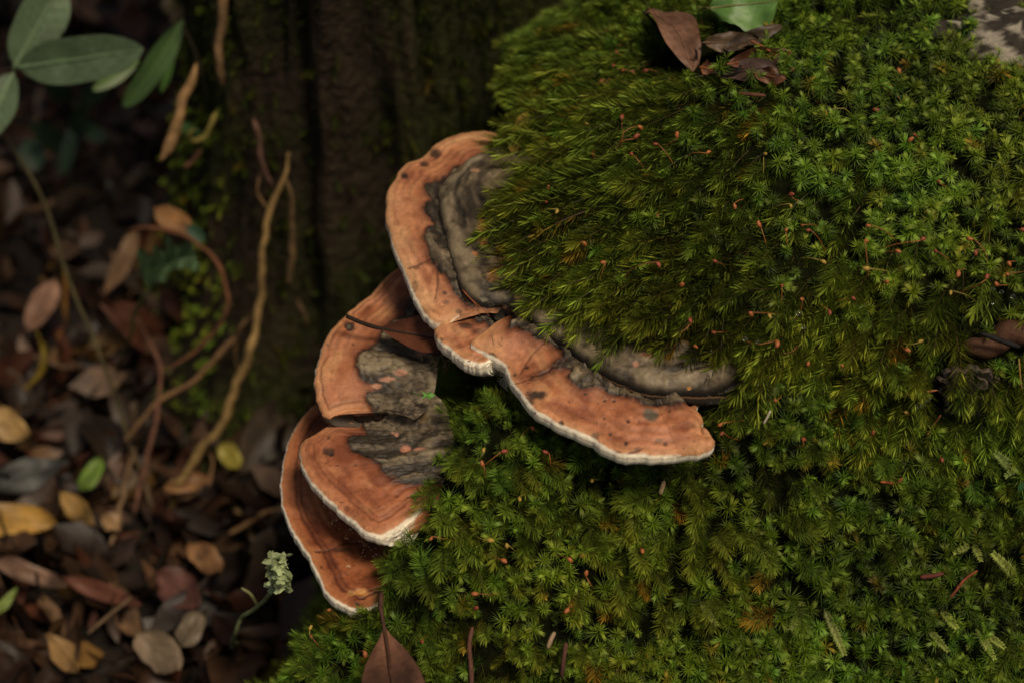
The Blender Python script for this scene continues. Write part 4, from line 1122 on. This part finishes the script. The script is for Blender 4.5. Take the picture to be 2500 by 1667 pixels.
# ------------------------------------------------------------------ spore capsules of the moss
CAPS_UP = [(1334, 206), (1505, 112), (1509, 133), (1496, 158), (1519, 167), (1540, 174), (1584, 170), (1476, 79), (1347, 244), (1355, 261), (1373, 252), (1324, 271), (1308, 263), (1284, 279), (1281, 291), (1268, 300), (1476, 204), (1463, 206), (1330, 332), (1319, 372), (1346, 384), (1371, 389), (1318, 402), (1329, 405), (1431, 306), (1444, 375), (1518, 294), (1547, 340), (1557, 308), (1556, 242), (1484, 266), (1545, 378), (1607, 352), (1654, 340), (1725, 375), (1864, 378), (1601, 523), (1330, 494), (1279, 518), (1302, 469), (1298, 425), (1341, 466), (1362, 511), (1791, 498), (1924, 477), (1929, 498), (1858, 556), (1918, 568), (1978, 561), (1957, 550), (2127, 551), (2111, 586), (2145, 216), (2174, 207), (2176, 223), (2199, 182), (2147, 268), (2140, 284), (2234, 330), (2217, 348), (2286, 445), (1930, 166), (2018, 270),
           (2247, 588), (2282, 610), (2200, 616), (2125, 656), (2003, 636), (1959, 730), (1909, 697), (2160, 692), (2320, 709), (2408, 682), (2381, 610), (2376, 584), (2339, 660), (2460, 639), (2457, 670), (2435, 697), (2490, 561), (2089, 732), (1829, 763), (1875, 767), (1897, 830), (1889, 859), (2023, 757), (1512, 815), (1688, 789), (1531, 828), (1736, 810), (1704, 850), (1265, 545), (1290, 610), (1420, 590), (1480, 640), (1600, 640), (1660, 700), (1750, 640)]
CAPS_LOW = [(1972, 895), (2055, 895), (2207, 852), (2241, 837), (1817, 927), (2200, 957), (2208, 1005), (1763, 1032), (1960, 1073), (2130, 1063), (2295, 1116), (1894, 980), (1103, 995), (1296, 1040), (1222, 1103), (1181, 1105), (1182, 1138), (1340, 1105), (1107, 1056), (1138, 1054), (1120, 1070), (1069, 1103), (1764, 1053), (1445, 1169), (1265, 1213), (1049, 1240), (1055, 1308), (994, 1306), (1188, 1318), (1236, 1325), (1222, 1364), (1385, 1361), (1431, 1354), (1431, 1407), (1168, 1448), (1027, 1563), (1389, 1482), (1566, 1339), (1156, 1488), (763, 1557), (756, 1539), (809, 1485), (888, 1587)]
cap_me, sta_me = [], []
for k in range(4):
    b = Bag(); nv_ = 8
    ts_ = np.linspace(0, 1, 7)
    ctr = np.array([(0.0004 * math.sin(t * 2.4) * (1 + k * .5), 0, t * .0034) for t in ts_])
    V, F = tube(ctr, (.0003, .0008, .00105, .00115, .0010, .0008, .0003), nv_)
    cap_me.append(new_mesh(V, F, np.tile((1, 1, 1), (len(V), 1)))); cap_me[-1].materials.append(M_caps)
rr_ = np.random.default_rng(23)
def capsule(px, py, lab, grp, long):
    surf, nrm = hit(px, py)
    top = surf + nrm * rr_.uniform(.014, .020)
    q = ray(px, py); q = q / np.linalg.norm(q)
    top = top - (top - (CP + q * ((top - CP) @ q))) # keep it where the moss shows it
    ang = rr_.uniform(0, 6.28); ln = rr_.uniform(.012, .024) if long else rr_.uniform(.008, .016)
    basep = top - nrm * .016 + np.array((math.cos(ang), math.sin(ang) * .7, -.3 * abs(math.sin(ang)))) * ln * .8
    midp = (top + basep) / 2 + nrm * ln * rr_.uniform(.1, .45)
    yellow = rr_.random() < .22; red = rr_.random() > .6
    hue = 'yellow' if yellow else ('dark red' if red else 'orange')
    root = empty('moss_capsule', tuple(basep), hue + ' ' + lab, 'moss capsule', hue + ' ' + grp)
    V, F = tube(catmull([basep, midp, top], 8), np.linspace(.00026, .00022, 8), 4)
    sc = np.array((.30, .11, .03)) if not yellow else np.array((.28, .22, .05))
    child('stalk', V, F, M_seta, root, np.tile(sc * rr_.uniform(.6, 1.3), (len(V), 1)))
    c = link('capsule', cap_me[int(rr_.integers(0, 4))], None, root)
    d = Vector(top - midp).normalized() * .6 + Vector(rr_.normal(0, .6, 3)) + Vector((0, 0, -.3))
    c.rotation_euler = d.to_track_quat('Z', 'Y').to_euler()
    c.location = top - basep
    s = rr_.uniform(.6, 1.0); c.scale = (s, s, s)
    cc_ = (.42, .27, .05) if yellow else ((.27, .06, .028) if red else (.42, .13, .04))
    c.color = (*cc_, 1)
    for oo in root.children: oo.color = oo.color if oo is c else (1, 1, 1, 1)
for (x, y) in CAPS_UP:
    if y < 420 and x < 1620: lab, grp = 'spore capsule on a hair thin stalk in the moss above the large bracket', 'spore capsules above the large bracket'
    elif x < 1800: lab, grp = 'spore capsule on a thin stalk among the feathery crown moss', 'spore capsules of the feathery crown moss'
    else: lab, grp = 'spore capsule on a bent stalk in the starry part of the crown moss', 'spore capsules of the starry crown moss'
    capsule(x, y, lab, grp, True)
for (x, y) in CAPS_LOW:
    if x < 1350: lab, grp = 'spore capsule in the moss between the lower brackets and the long stalked leaf', 'spore capsules near the lower brackets'
    else: lab, grp = 'spore capsule on the starry moss slope below the crown moss', 'spore capsules of the moss slope'
    capsule(x, y, lab, grp, False)

# ------------------------------------------------------------------ dead leaves on the stump
def top_at(px, py, lift):
    p = hit(px, py)[0]; q = CP - p
    return p + q / np.linalg.norm(q) * lift
BRN = (0.20, 0.105, 0.06)
# long stalked leaf at the lower edge
pb = top_at(937, 1522, .020)
st = [top_at(962, 1372, .016), top_at(944, 1412, .022), top_at(930, 1455, .025), top_at(930, 1492, .024)]
pt = onz(1015, 1990, .255)
placed_leaf('fallen_leaf', 'brown dry leaf with a long dark curved stalk lying on the moss', 'leaf', pb, pt, .0310, (.22, .105, .066), M_litter, up=(.05, -.8, .6), stalk=st, nx=18, ny=7, fold=.30, tip=1.0, belly=.58, basep=1.05, rag=.12, ribr=.0010, ribc=(.07, .035, .022), curl=.1, wav=.03, seed=9)
# leaf wedged between brackets
st = [onz(846, 772, .282), onz(880, 787, .281), onz(910, 797, .280)]
placed_leaf('fallen_leaf', 'narrow red brown folded leaf wedged under the largest bracket', 'leaf', onz(925, 801, .279), onz(1110, 836, .283), .0145, (.15, .052, .028), M_litter, up=(-.1, -.45, .85), stalk=st, nx=14, ny=5, fold=.75, tip=.7, basep=1.0, ribr=.0009, ribc=(.03, .018, .012), seed=12)
# heap at the top of the crown
def heap(label, a, b, wpx, col, la=.016, lb=.016, up=CAMUP, **kw):
    p0, p1 = top_at(*a, la), top_at(*b, lb)
    W = wpx / FPX * project((p0 + p1) / 2)[1][0]
    kw = {**dict(nx=16, ny=6, fold=.3, curl=.2, wav=.08, rag=.4, seed=int(a[0])), **kw}
    return placed_leaf('fallen_leaf', label, 'leaf', p0, p1, W, col, kw.pop('mat', M_litter), up=up, **kw)
heap('long curled brown leaf standing up in the leaf heap on the crown moss', (1590, -10), (1700, 150), 95, (.23, .12, .075), .030, .018, up=(.3, -.6, .75), fold=.45, curl=-.5)
heap('dark folded inner leaf curled inside the long brown leaf', (1640, 100), (1705, 145), 46, (.05, .03, .022), .014, .014, fold=.5)
heap('grey brown crinkled leaf lying across the leaf heap', (1715, 110), (1850, 95), 56, (.13, .085, .05), .020, .020, up=(.1, -.6, .8), wav=.15)
heap('long dark pointed leaf behind the crinkled leaf', (1760, 125), (1905, 65), 40, (.08, .055, .035), .016, .022)
heap('red brown pointed leaf at the front of the leaf heap', (1775, 158), (1930, 128), 46, (.20, .075, .04), .016, .016, up=(.1, -.75, .6), fold=.35)
heap('small rusty leaf scrap at the front of the leaf heap', (1710, 165), (1745, 170), 30, (.25, .09, .04), .014, .014)
heap('dull purple brown leaf lying flat under the leaf heap', (1740, 180), (1900, 168), 50, (.09, .055, .045), .010, .010, up=(0, -.6, .8))
heap('torn rust coloured leaf scrap at the end of the leaf heap', (1840, 180), (1920, 195), 40, (.17, .07, .035), .010, .010, wav=.2)
heap('oval fresh green leaf lying above the brown leaf heap', (1725, 22), (1900, 5), 125, (.10, .22, .05), .034, .034, up=(.0, -.75, .65), mat=M_green, fold=.12, curl=.3, ribc=(.22, .20, .07), tip=.7, stalk=[top_at(1705, 20, .022), top_at(1716, 21, .022)])
stick('leaf_stalk', 'black curved leaf stalk rising beside the long curled leaf', 'stalk', [top_at(1567, 27, .030), top_at(1592, 50, .030), top_at(1615, 85, .026), top_at(1640, 118, .020)], (.0007, .001), (.012, .010, .008), n=16, sides=6, knob=.03)
stick('leaf_stalk', 'black hooked leaf stalk at the front of the leaf heap', 'stalk', [top_at(1760, 186, .014), top_at(1785, 184, .018), top_at(1803, 172, .022), top_at(1808, 160, .022)], (.0007, .001), (.012, .010, .008), n=16, sides=6, knob=.03)
stick('dead_twig', 'thin red twig lying on the leaf heap', 'twig', [top_at(1832, 102, .022), top_at(1860, 118, .022), top_at(1880, 130, .020)], (.0006, .0006), (.28, .09, .04), n=10, sides=5)
stick('dead_twig', 'short pale tipped twig stub standing behind the leaf heap', 'twig', [top_at(1698, 84, .004), top_at(1706, 66, .012), top_at(1713, 54, .016)], (.0006, .0009), (.24, .16, .09), n=8, sides=5)
stick('dead_twig', 'dark brown twig lying in the moss below the leaf heap', 'twig', [top_at(1795, 225, .010), top_at(1835, 229, .012), top_at(1870, 232, .012)], (.0008, .0010), (.10, .04, .025), n=12, sides=6)
placed_leaf('fallen_leaf', 'yellow leaf sticking out behind the top of the largest bracket', 'leaf', onz(1247, 378, .312), onz(1290, 272, .33), .0080, (.48, .33, .055), M_litter, up=(-.3, -.7, .6), nx=12, ny=4, fold=.25, seed=4)
# twigs standing in the slope moss
for lab, pts, r, c in (('upright dark brown twig in the moss near the long stalked leaf', [(1152, 1528), (1150, 1590), (1152, 1690)], .0011, (.11, .05, .035)),
                       ('short rough dark twig in the moss right of the upright twig', [(1384, 1565), (1376, 1610), (1370, 1650)], .0011, (.08, .035, .025)),
                       ('pale grey broken twig tip in the moss', [(1356, 1540), (1344, 1560), (1335, 1582)], .0011, (.30, .22, .14)),
                       ('little pale twig end in the dark moss under the large bracket', [(1626, 1172), (1620, 1190), (1614, 1206)], .0011, (.26, .19, .11)),
                       ('thin dark red twig on the moss slope near the pale liverworts', [(2245, 1402), (2280, 1398), (2305, 1392)], .0011, (.12, .035, .025)),
                       ('long thin red stalk crossing the moss near the pale liverworts', [(2320, 1460), (2355, 1420), (2390, 1395)], .0006, (.26, .07, .03)),
                       ('bright red bent twig on the middle of the moss slope', [(2146, 1177), (2185, 1181), (2202, 1168)], .0007, (.40, .10, .05)),
                       ('small black wood splinter beside the grey centred bracket', [(1012, 1205), (1022, 1216), (1032, 1228)], .0010, (.014, .011, .009)),
                       ('white forked lichen thread on the moss right of the large bracket', [(1866, 1033), (1876, 1016), (1884, 1000)], .0006, (.55, .52, .42)),
                       ('slanting thin red stalk below the crust fungus', [(2266, 1065), (2280, 1040), (2298, 1012)], .0005, (.34, .13, .06)),
                       ('thin yellow stalk hanging beside the crust fungus', [(2486, 875), (2490, 930), (2500, 985)], .0005, (.38, .24, .07)),
                       ('thin red stalk left of the crust fungus', [(2210, 963), (2250, 958), (2288, 953)], .0005, (.34, .13, .06))):
    stick('dead_twig', lab, 'twig', [top_at(x, y, .013) for x, y in pts], (r, r), c, n=12, sides=6, seed=int(pts[0][0]))

# ------------------------------------------------------------------ pale leafy liverworts
def frond(a, b, wpx, lab, grp, seed, col=(.31, .37, .08)):
    r = np.random.default_rng(seed)
    p0, p1 = top_at(*a, .007), top_at(*b, .013)
    M, L = frame(p0, p1, CAMUP)
    W = wpx / FPX * .74; kcol = r.uniform(.6, 1.1)
    root = empty('liverwort', tuple(p0), lab, 'liverwort', grp)
    tv, tf = tube([p0, (p0 + p1) / 2 + M[:, 2] * .001, p1], (.0004, .0004, .0002), 4)
    child('stem', tv, tf, M_green, root, np.tile((.10, .10, .03), (len(tv), 1)))
    bg = Bag(); n = max(7, int(L / .0011))
    for k in range(n):
        t = k / (n - 1)
        for sgn in (-1, 1):
            l = W * .5 * (.55 + .45 * math.sin(math.pi * min(1, t * .85 + .15))) * r.uniform(.85, 1.1)
            x = L * t; h = .0003 * (k % 2) + .0008 * math.sin(math.pi * t)
            V = np.array([(x - .0008, 0, h), (x + .0004, sgn * l * .55, h + .0006), (x + .0016, sgn * l, h + .0001), (x + .0019, sgn * l * .6, h + .0006), (x + .0012, 0, h + .0002)])
            bg.add(V @ M.T + p0, [(0, 1, 3, 4), (1, 2, 3)], np.array(col) * kcol * (.45 + .65 * t) * r.uniform(.8, 1.2))
    v, f, c = bg.arrays()
    child('leaflets', v, f, M_green, root, c, smooth=False)
LW = [((1712, 1470), (1746, 1522), 26), ((1738, 1545), (1742, 1505), 20), ((1962, 1470), (1932, 1532), 30), ((2015, 1490), (2058, 1592), 26), ((2368, 1328), (2330, 1348), 22), ((2374, 1326), (2392, 1366), 24), ((2480, 1408), (2426, 1352), 32), ((2300, 1492), (2332, 1530), 28), ((2385, 1535), (2424, 1604), 24), ((2406, 1545), (2448, 1578), 24), ((2270, 1540), (2310, 1585), 24)]
for k, (a, b, w) in enumerate(LW):
    frond(a, b, w, 'pale yellow green leafy liverwort lying on the lower moss slope', 'pale liverworts of the lower slope', 600 + k)
frond((2250, 932), (2182, 884), 24, 'bright green liverwort tip pointing away from the dark crust fungus', None, 640, (.17, .30, .05))
frond((2275, 964), (2230, 996), 22, 'dull grey green liverwort below the dark crust fungus', None, 641, (.12, .15, .06))
frond((2492, 1165), (2432, 1108), 36, 'branching pale liverwort above the green round leaf', None, 642, (.25, .34, .09))
frond((2495, 1120), (2455, 1160), 26, 'short pale liverwort beside the branching one', None, 643, (.25, .34, .09))

# ------------------------------------------------------------------ crust fungus, dead wood, rock
crust = empty('crust_fungus', tuple(hit(2340, 930)[0]), 'small blackish crust fungus with pale wavy rims in the moss', 'fungus')
cn = hit(2340, 930)[1]
M_crust = col_mat('crust', .7, 700, .4, .6, .0008, .35)
for k, (x, y, rx, ry, a0) in enumerate(((2318, 925, 34, 34, 0), (2345, 905, 46, 36, 1), (2330, 955, 36, 28, 2), (2362, 958, 34, 30, 3), (2388, 945, 28, 30, 4), (2376, 900, 36, 28, 5), (2310, 895, 32, 20, 6), (2405, 905, 26, 22, 7))):
    nr, na = 10, 48
    V = []; C = []
    lift = .006 + .0012 * ((k * 3) % 4)
    for i in range(nr):
        s = i / (nr - 1)
        for j in range(na):
            a = 2 * math.pi * j / na
            wob = 1 + .16 * math.sin(5 * a + a0) + .10 * math.sin(9 * a + 2 * a0)
            p = hit(x + rx * s * wob * math.cos(a), y + ry * s * wob * math.sin(a), 0)[0] if i == 0 and j == 0 else None
            V.append((x + rx * s * wob * math.cos(a), y + ry * s * wob * math.sin(a), s))
            ring = max(math.exp(-((s - .93) / .05) ** 2), .5 * math.exp(-((s - .6) / .04) ** 2))
            C.append(np.array((.016, .012, .010)) * (1 - ring) + np.array((.20, .14, .09)) * ring * (0.5 + .5 * math.sin(3 * a + k)) + np.array((.012, .01, .008)) * ring)
    c0, n0 = hit(x, y)
    W3 = []
    for (u, v, s) in V:
        d = ray(u, v); t = ((c0 - CP) @ n0) / (d @ n0)
        q = CP + d * t
        W3.append(q + n0 * (lift + .0025 * s + .0006 * math.sin(u * .25 + v * .2) - .003 * (s > .98)))
    F = [(i * na + j, i * na + (j + 1) % na, (i + 1) * na + (j + 1) % na, (i + 1) * na + j) for i in range(nr - 1) for j in range(na)]
    child('shelf', W3, F, M_crust, crust, np.array(C))
log_p = [top_at(2345, 838, .006), top_at(2420, 832, .009), top_at(2560, 822, .009)]
wood = stick('dead_wood', 'weathered brown piece of dead wood lodged in the moss above the crust fungus', 'wood', log_p, (.0035, .0052, .0055, .0050), (.085, .040, .024), n=40, sides=14, seed=31, knob=.25)
stick('dead_stick', 'straight black stick lying over the brown dead wood', 'stick', [top_at(2395, 812, .016), top_at(2440, 828, .017), top_at(2490, 846, .015)], (.0012, .0012), (.015, .014, .014), n=14, sides=6, seed=33, knob=.04)
M_rock = col_mat('lichen_rock', .85, 260, .35, .8, .002, .25)
def rock(cx, cy, lift, r, seed, lab):
    p, nn = hit(cx, cy, lift)
    V, F = superdome(0, 0, 0, r[0], r[1], r[2], .8, 40, 64, r[2] * .35, 45, seed)
    V = V + 0.0035 * fbm(V, 110, seed + 2, 3)[:, None] * unit(V)
    n1 = fbm(V, 140, seed + 5, 4); n2 = fbm(V, 420, seed + 6, 3)
    k = sstep(.08, .22, n1 + .3 * n2)[:, None]
    C = np.array((.028, .022, .017)) * (1 + .5 * n2)[:, None] * (1 - k) + np.array((.27, .24, .19)) * k
    o = link('rock', new_mesh(V, F, C), M_rock, None, label=lab, category='rock')
    o.location = p
    return o
rock(2485, 115, -.006, (.034, .026, .022), 51, 'dark rock with pale lichen speckles bedded in the crown moss')
rock(2455, 30, -.010, (.026, .020, .018), 57, 'brown bare rock behind the lichen speckled rock')
rock(2310, 78, -.004, (.012, .008, .008), 63, 'small dark stone showing between moss shoots near the lichen speckled rock')
# round green leaf at the right edge
placed_leaf('green_leaf', 'dark green round leaf poking from the moss below the branching liverwort', 'leaf', top_at(2485, 1210, .012), top_at(2520, 1190, .014), .009, (.03, .10, .03), M_green, nx=10, ny=5, seed=6)

# ------------------------------------------------------------------ water drops
M_drop, nt, b, o = material('water_drop')
b.inputs['Base Color'].default_value = (.95, 1, .95, 1); b.inputs['Roughness'].default_value = .02
b.inputs['IOR'].default_value = 1.33; b.inputs['Transmission Weight'].default_value = 1.0
dv, df = superdome(0, 0, 0, 1, 1, 1, 1.0, 12, 16, 0, 1, 1)
drop_me = new_mesh(dv, df); drop_me.materials.append(M_drop)
for (x, y, r) in ((1735, 862, 8), (1820, 828, 7), (1850, 834, 5), (1950, 766, 8), (1962, 800, 6), (1900, 838, 5), (1360, 787, 5), (1402, 808, 6), (2424, 706, 6), (2446, 714, 6), (2474, 725, 7), (2425, 742, 5)):
    o = link('water_drop', drop_me, None, None, label='clear water drop caught in the moss fringe' if x < 2300 else 'clear water drop in the dark hollow under the crown moss', category='water drop', group='water drops of the fringe' if x < 2300 else 'water drops of the hollow')
    p = top_at(x, y, .016)
    o.location = p; s = r / FPX * .72; o.scale = (s, s, s * .92)

# ------------------------------------------------------------------ odds and ends near the brackets
cur = empty('lichen', tuple(onz(1060, 870, .255)), 'curly yellowish lichen tangle under the small folded lobe', 'lichen')
rr_ = np.random.default_rng(41); bg = Bag()
for k in range(16):
    p = onz(rr_.uniform(1030, 1085), rr_.uniform(835, 890), .270)
    pts = [p]
    for i in range(5): pts.append(pts[-1] + rr_.normal(0, .0022, 3))
    V, F = tube(catmull(pts, 12), .00055, 5); bg.add(V, F, np.array((.30, .25, .10)) * rr_.uniform(.6, 1.1))
v, f, c = bg.arrays(); child('branches', v, f, M_green, cur, c)
sl = empty('tiny_seedling', tuple(onz(1055, 975, .262)), 'tiny bright green lobed sprout growing by the grey bracket centre', 'plant')
tv, tf = tube([onz(1000, 958, .268), onz(1020, 962, .270), onz(1040, 966, .272)], .0003, 4)
child('stem', tv, tf, M_green, sl, np.tile((.10, .20, .04), (len(tv), 1)))
cp = onz(1045, 964, .274); V = [cp]; 
for j in range(10):
    a = 2 * math.pi * j / 10; rr = .0035 if j % 2 == 0 else .0018
    V.append(cp + np.array((math.cos(a) * rr, math.sin(a) * rr * .9, .0008 * math.sin(3 * a))))
child('leaf', V, [(0, 1 + j, 1 + (j + 1) % 10) for j in range(10)], M_green, sl, np.tile((.10, .30, .04), (11, 1)), smooth=False)
bg = Bag(); rr_ = np.random.default_rng(43)
for k in range(90):
    u = rr_.random()
    x, y = 800 + 130 * u + rr_.normal(0, 16), 1235 + 115 * u + rr_.normal(0, 16)
    p = onz(x, y, .2215); r = rr_.uniform(.0003, .0009) * (1.6 if rr_.random() < .15 else 1)
    M = np.array(Euler(rr_.uniform(0, 6, 3)).to_matrix())
    V = np.array([(1, 0, 0), (-1, 0, 0), (0, .8, 0), (0, -.8, 0), (0, 0, .7), (0, 0, -.7)]) * r @ M.T + p
    F = [(0, 2, 4), (2, 1, 4), (1, 3, 4), (3, 0, 4), (2, 0, 5), (1, 2, 5), (3, 1, 5), (0, 3, 5)]
    bg.add(V, F, ((.55, .48, .38), (.36, .17, .07), (.42, .25, .12))[int(rr_.integers(0, 3))])
v, f, c = bg.arrays()
link('crumbs', new_mesh(v, f, c), M_litter, kind='stuff', label='pale crumbs and frass scattered on the lowest bracket')
for k, pts in enumerate(([(1128, 706), (1150, 730), (1180, 755), (1196, 772)], [(1132, 712), (1160, 742), (1172, 770)], [(1220, 785), (1203, 815), (1205, 845)])):
    stick('plant_hair', ('thin rust red fibre lying on the grey ridge of the largest bracket', 'shorter rust red fibre crossing the first on the grey ridge', 'fine pale fibre lying on the folded orange lobe')[k], 'fibre', [onz(x, y, .3165 if k < 2 else .3105) for x, y in pts], (.0003, .0002), ((.30, .10, .04), (.30, .10, .04), (.45, .25, .14))[k], n=14, sides=4, knob=.05)
# pale foliose lichen on its twig
lt = empty('lichen_twig', tuple(onground(572, 1560, 0)), 'pale green leafy lichen on a thin forked twig in front of the litter', 'lichen')
lp = path([(572, 1560), (588, 1512), (630, 1480), (662, 1445), (690, 1415)], .50, .47)
stick('twig', '', '', np.vstack([[onground(572, 1580, -.01)], lp]), (.0014, .0014, .0010), (.22, .27, .12), parent=lt, n=26, seed=44)
stick('side_twig', '', '', path([(630, 1480), (612, 1448), (588, 1432)], .487, .49), (.0010, .0007), (.24, .24, .11), parent=lt, n=12, seed=45)
rr_ = np.random.default_rng(47)
for k in range(36):
    t = rr_.random(); cx, cy = 684 + 16 * rr_.normal(), 1352 + 85 * t
    p = aty(cx, cy, .472 + rr_.normal(0, .004)); M = np.array(Euler((R(50) + rr_.normal(0, .6), rr_.normal(0, .6), rr_.uniform(0, 6.3))).to_matrix())
    na = 14; r0 = rr_.uniform(.0018, .0036); V = [p]
    for j in range(na):
        a = 2 * math.pi * j / na; q = r0 * (1 + .35 * math.sin(4 * a + k))
        V.append(p + M @ np.array((q * math.cos(a), q * math.sin(a), .0012 * math.sin(3 * a + k))))
    child('thallus', V, [(0, 1 + j, 1 + (j + 1) % na) for j in range(na)], M_green, lt, np.tile(np.array((.40, .48, .24)) * rr_.uniform(.7, 1.1), (na + 1, 1)), smooth=False)
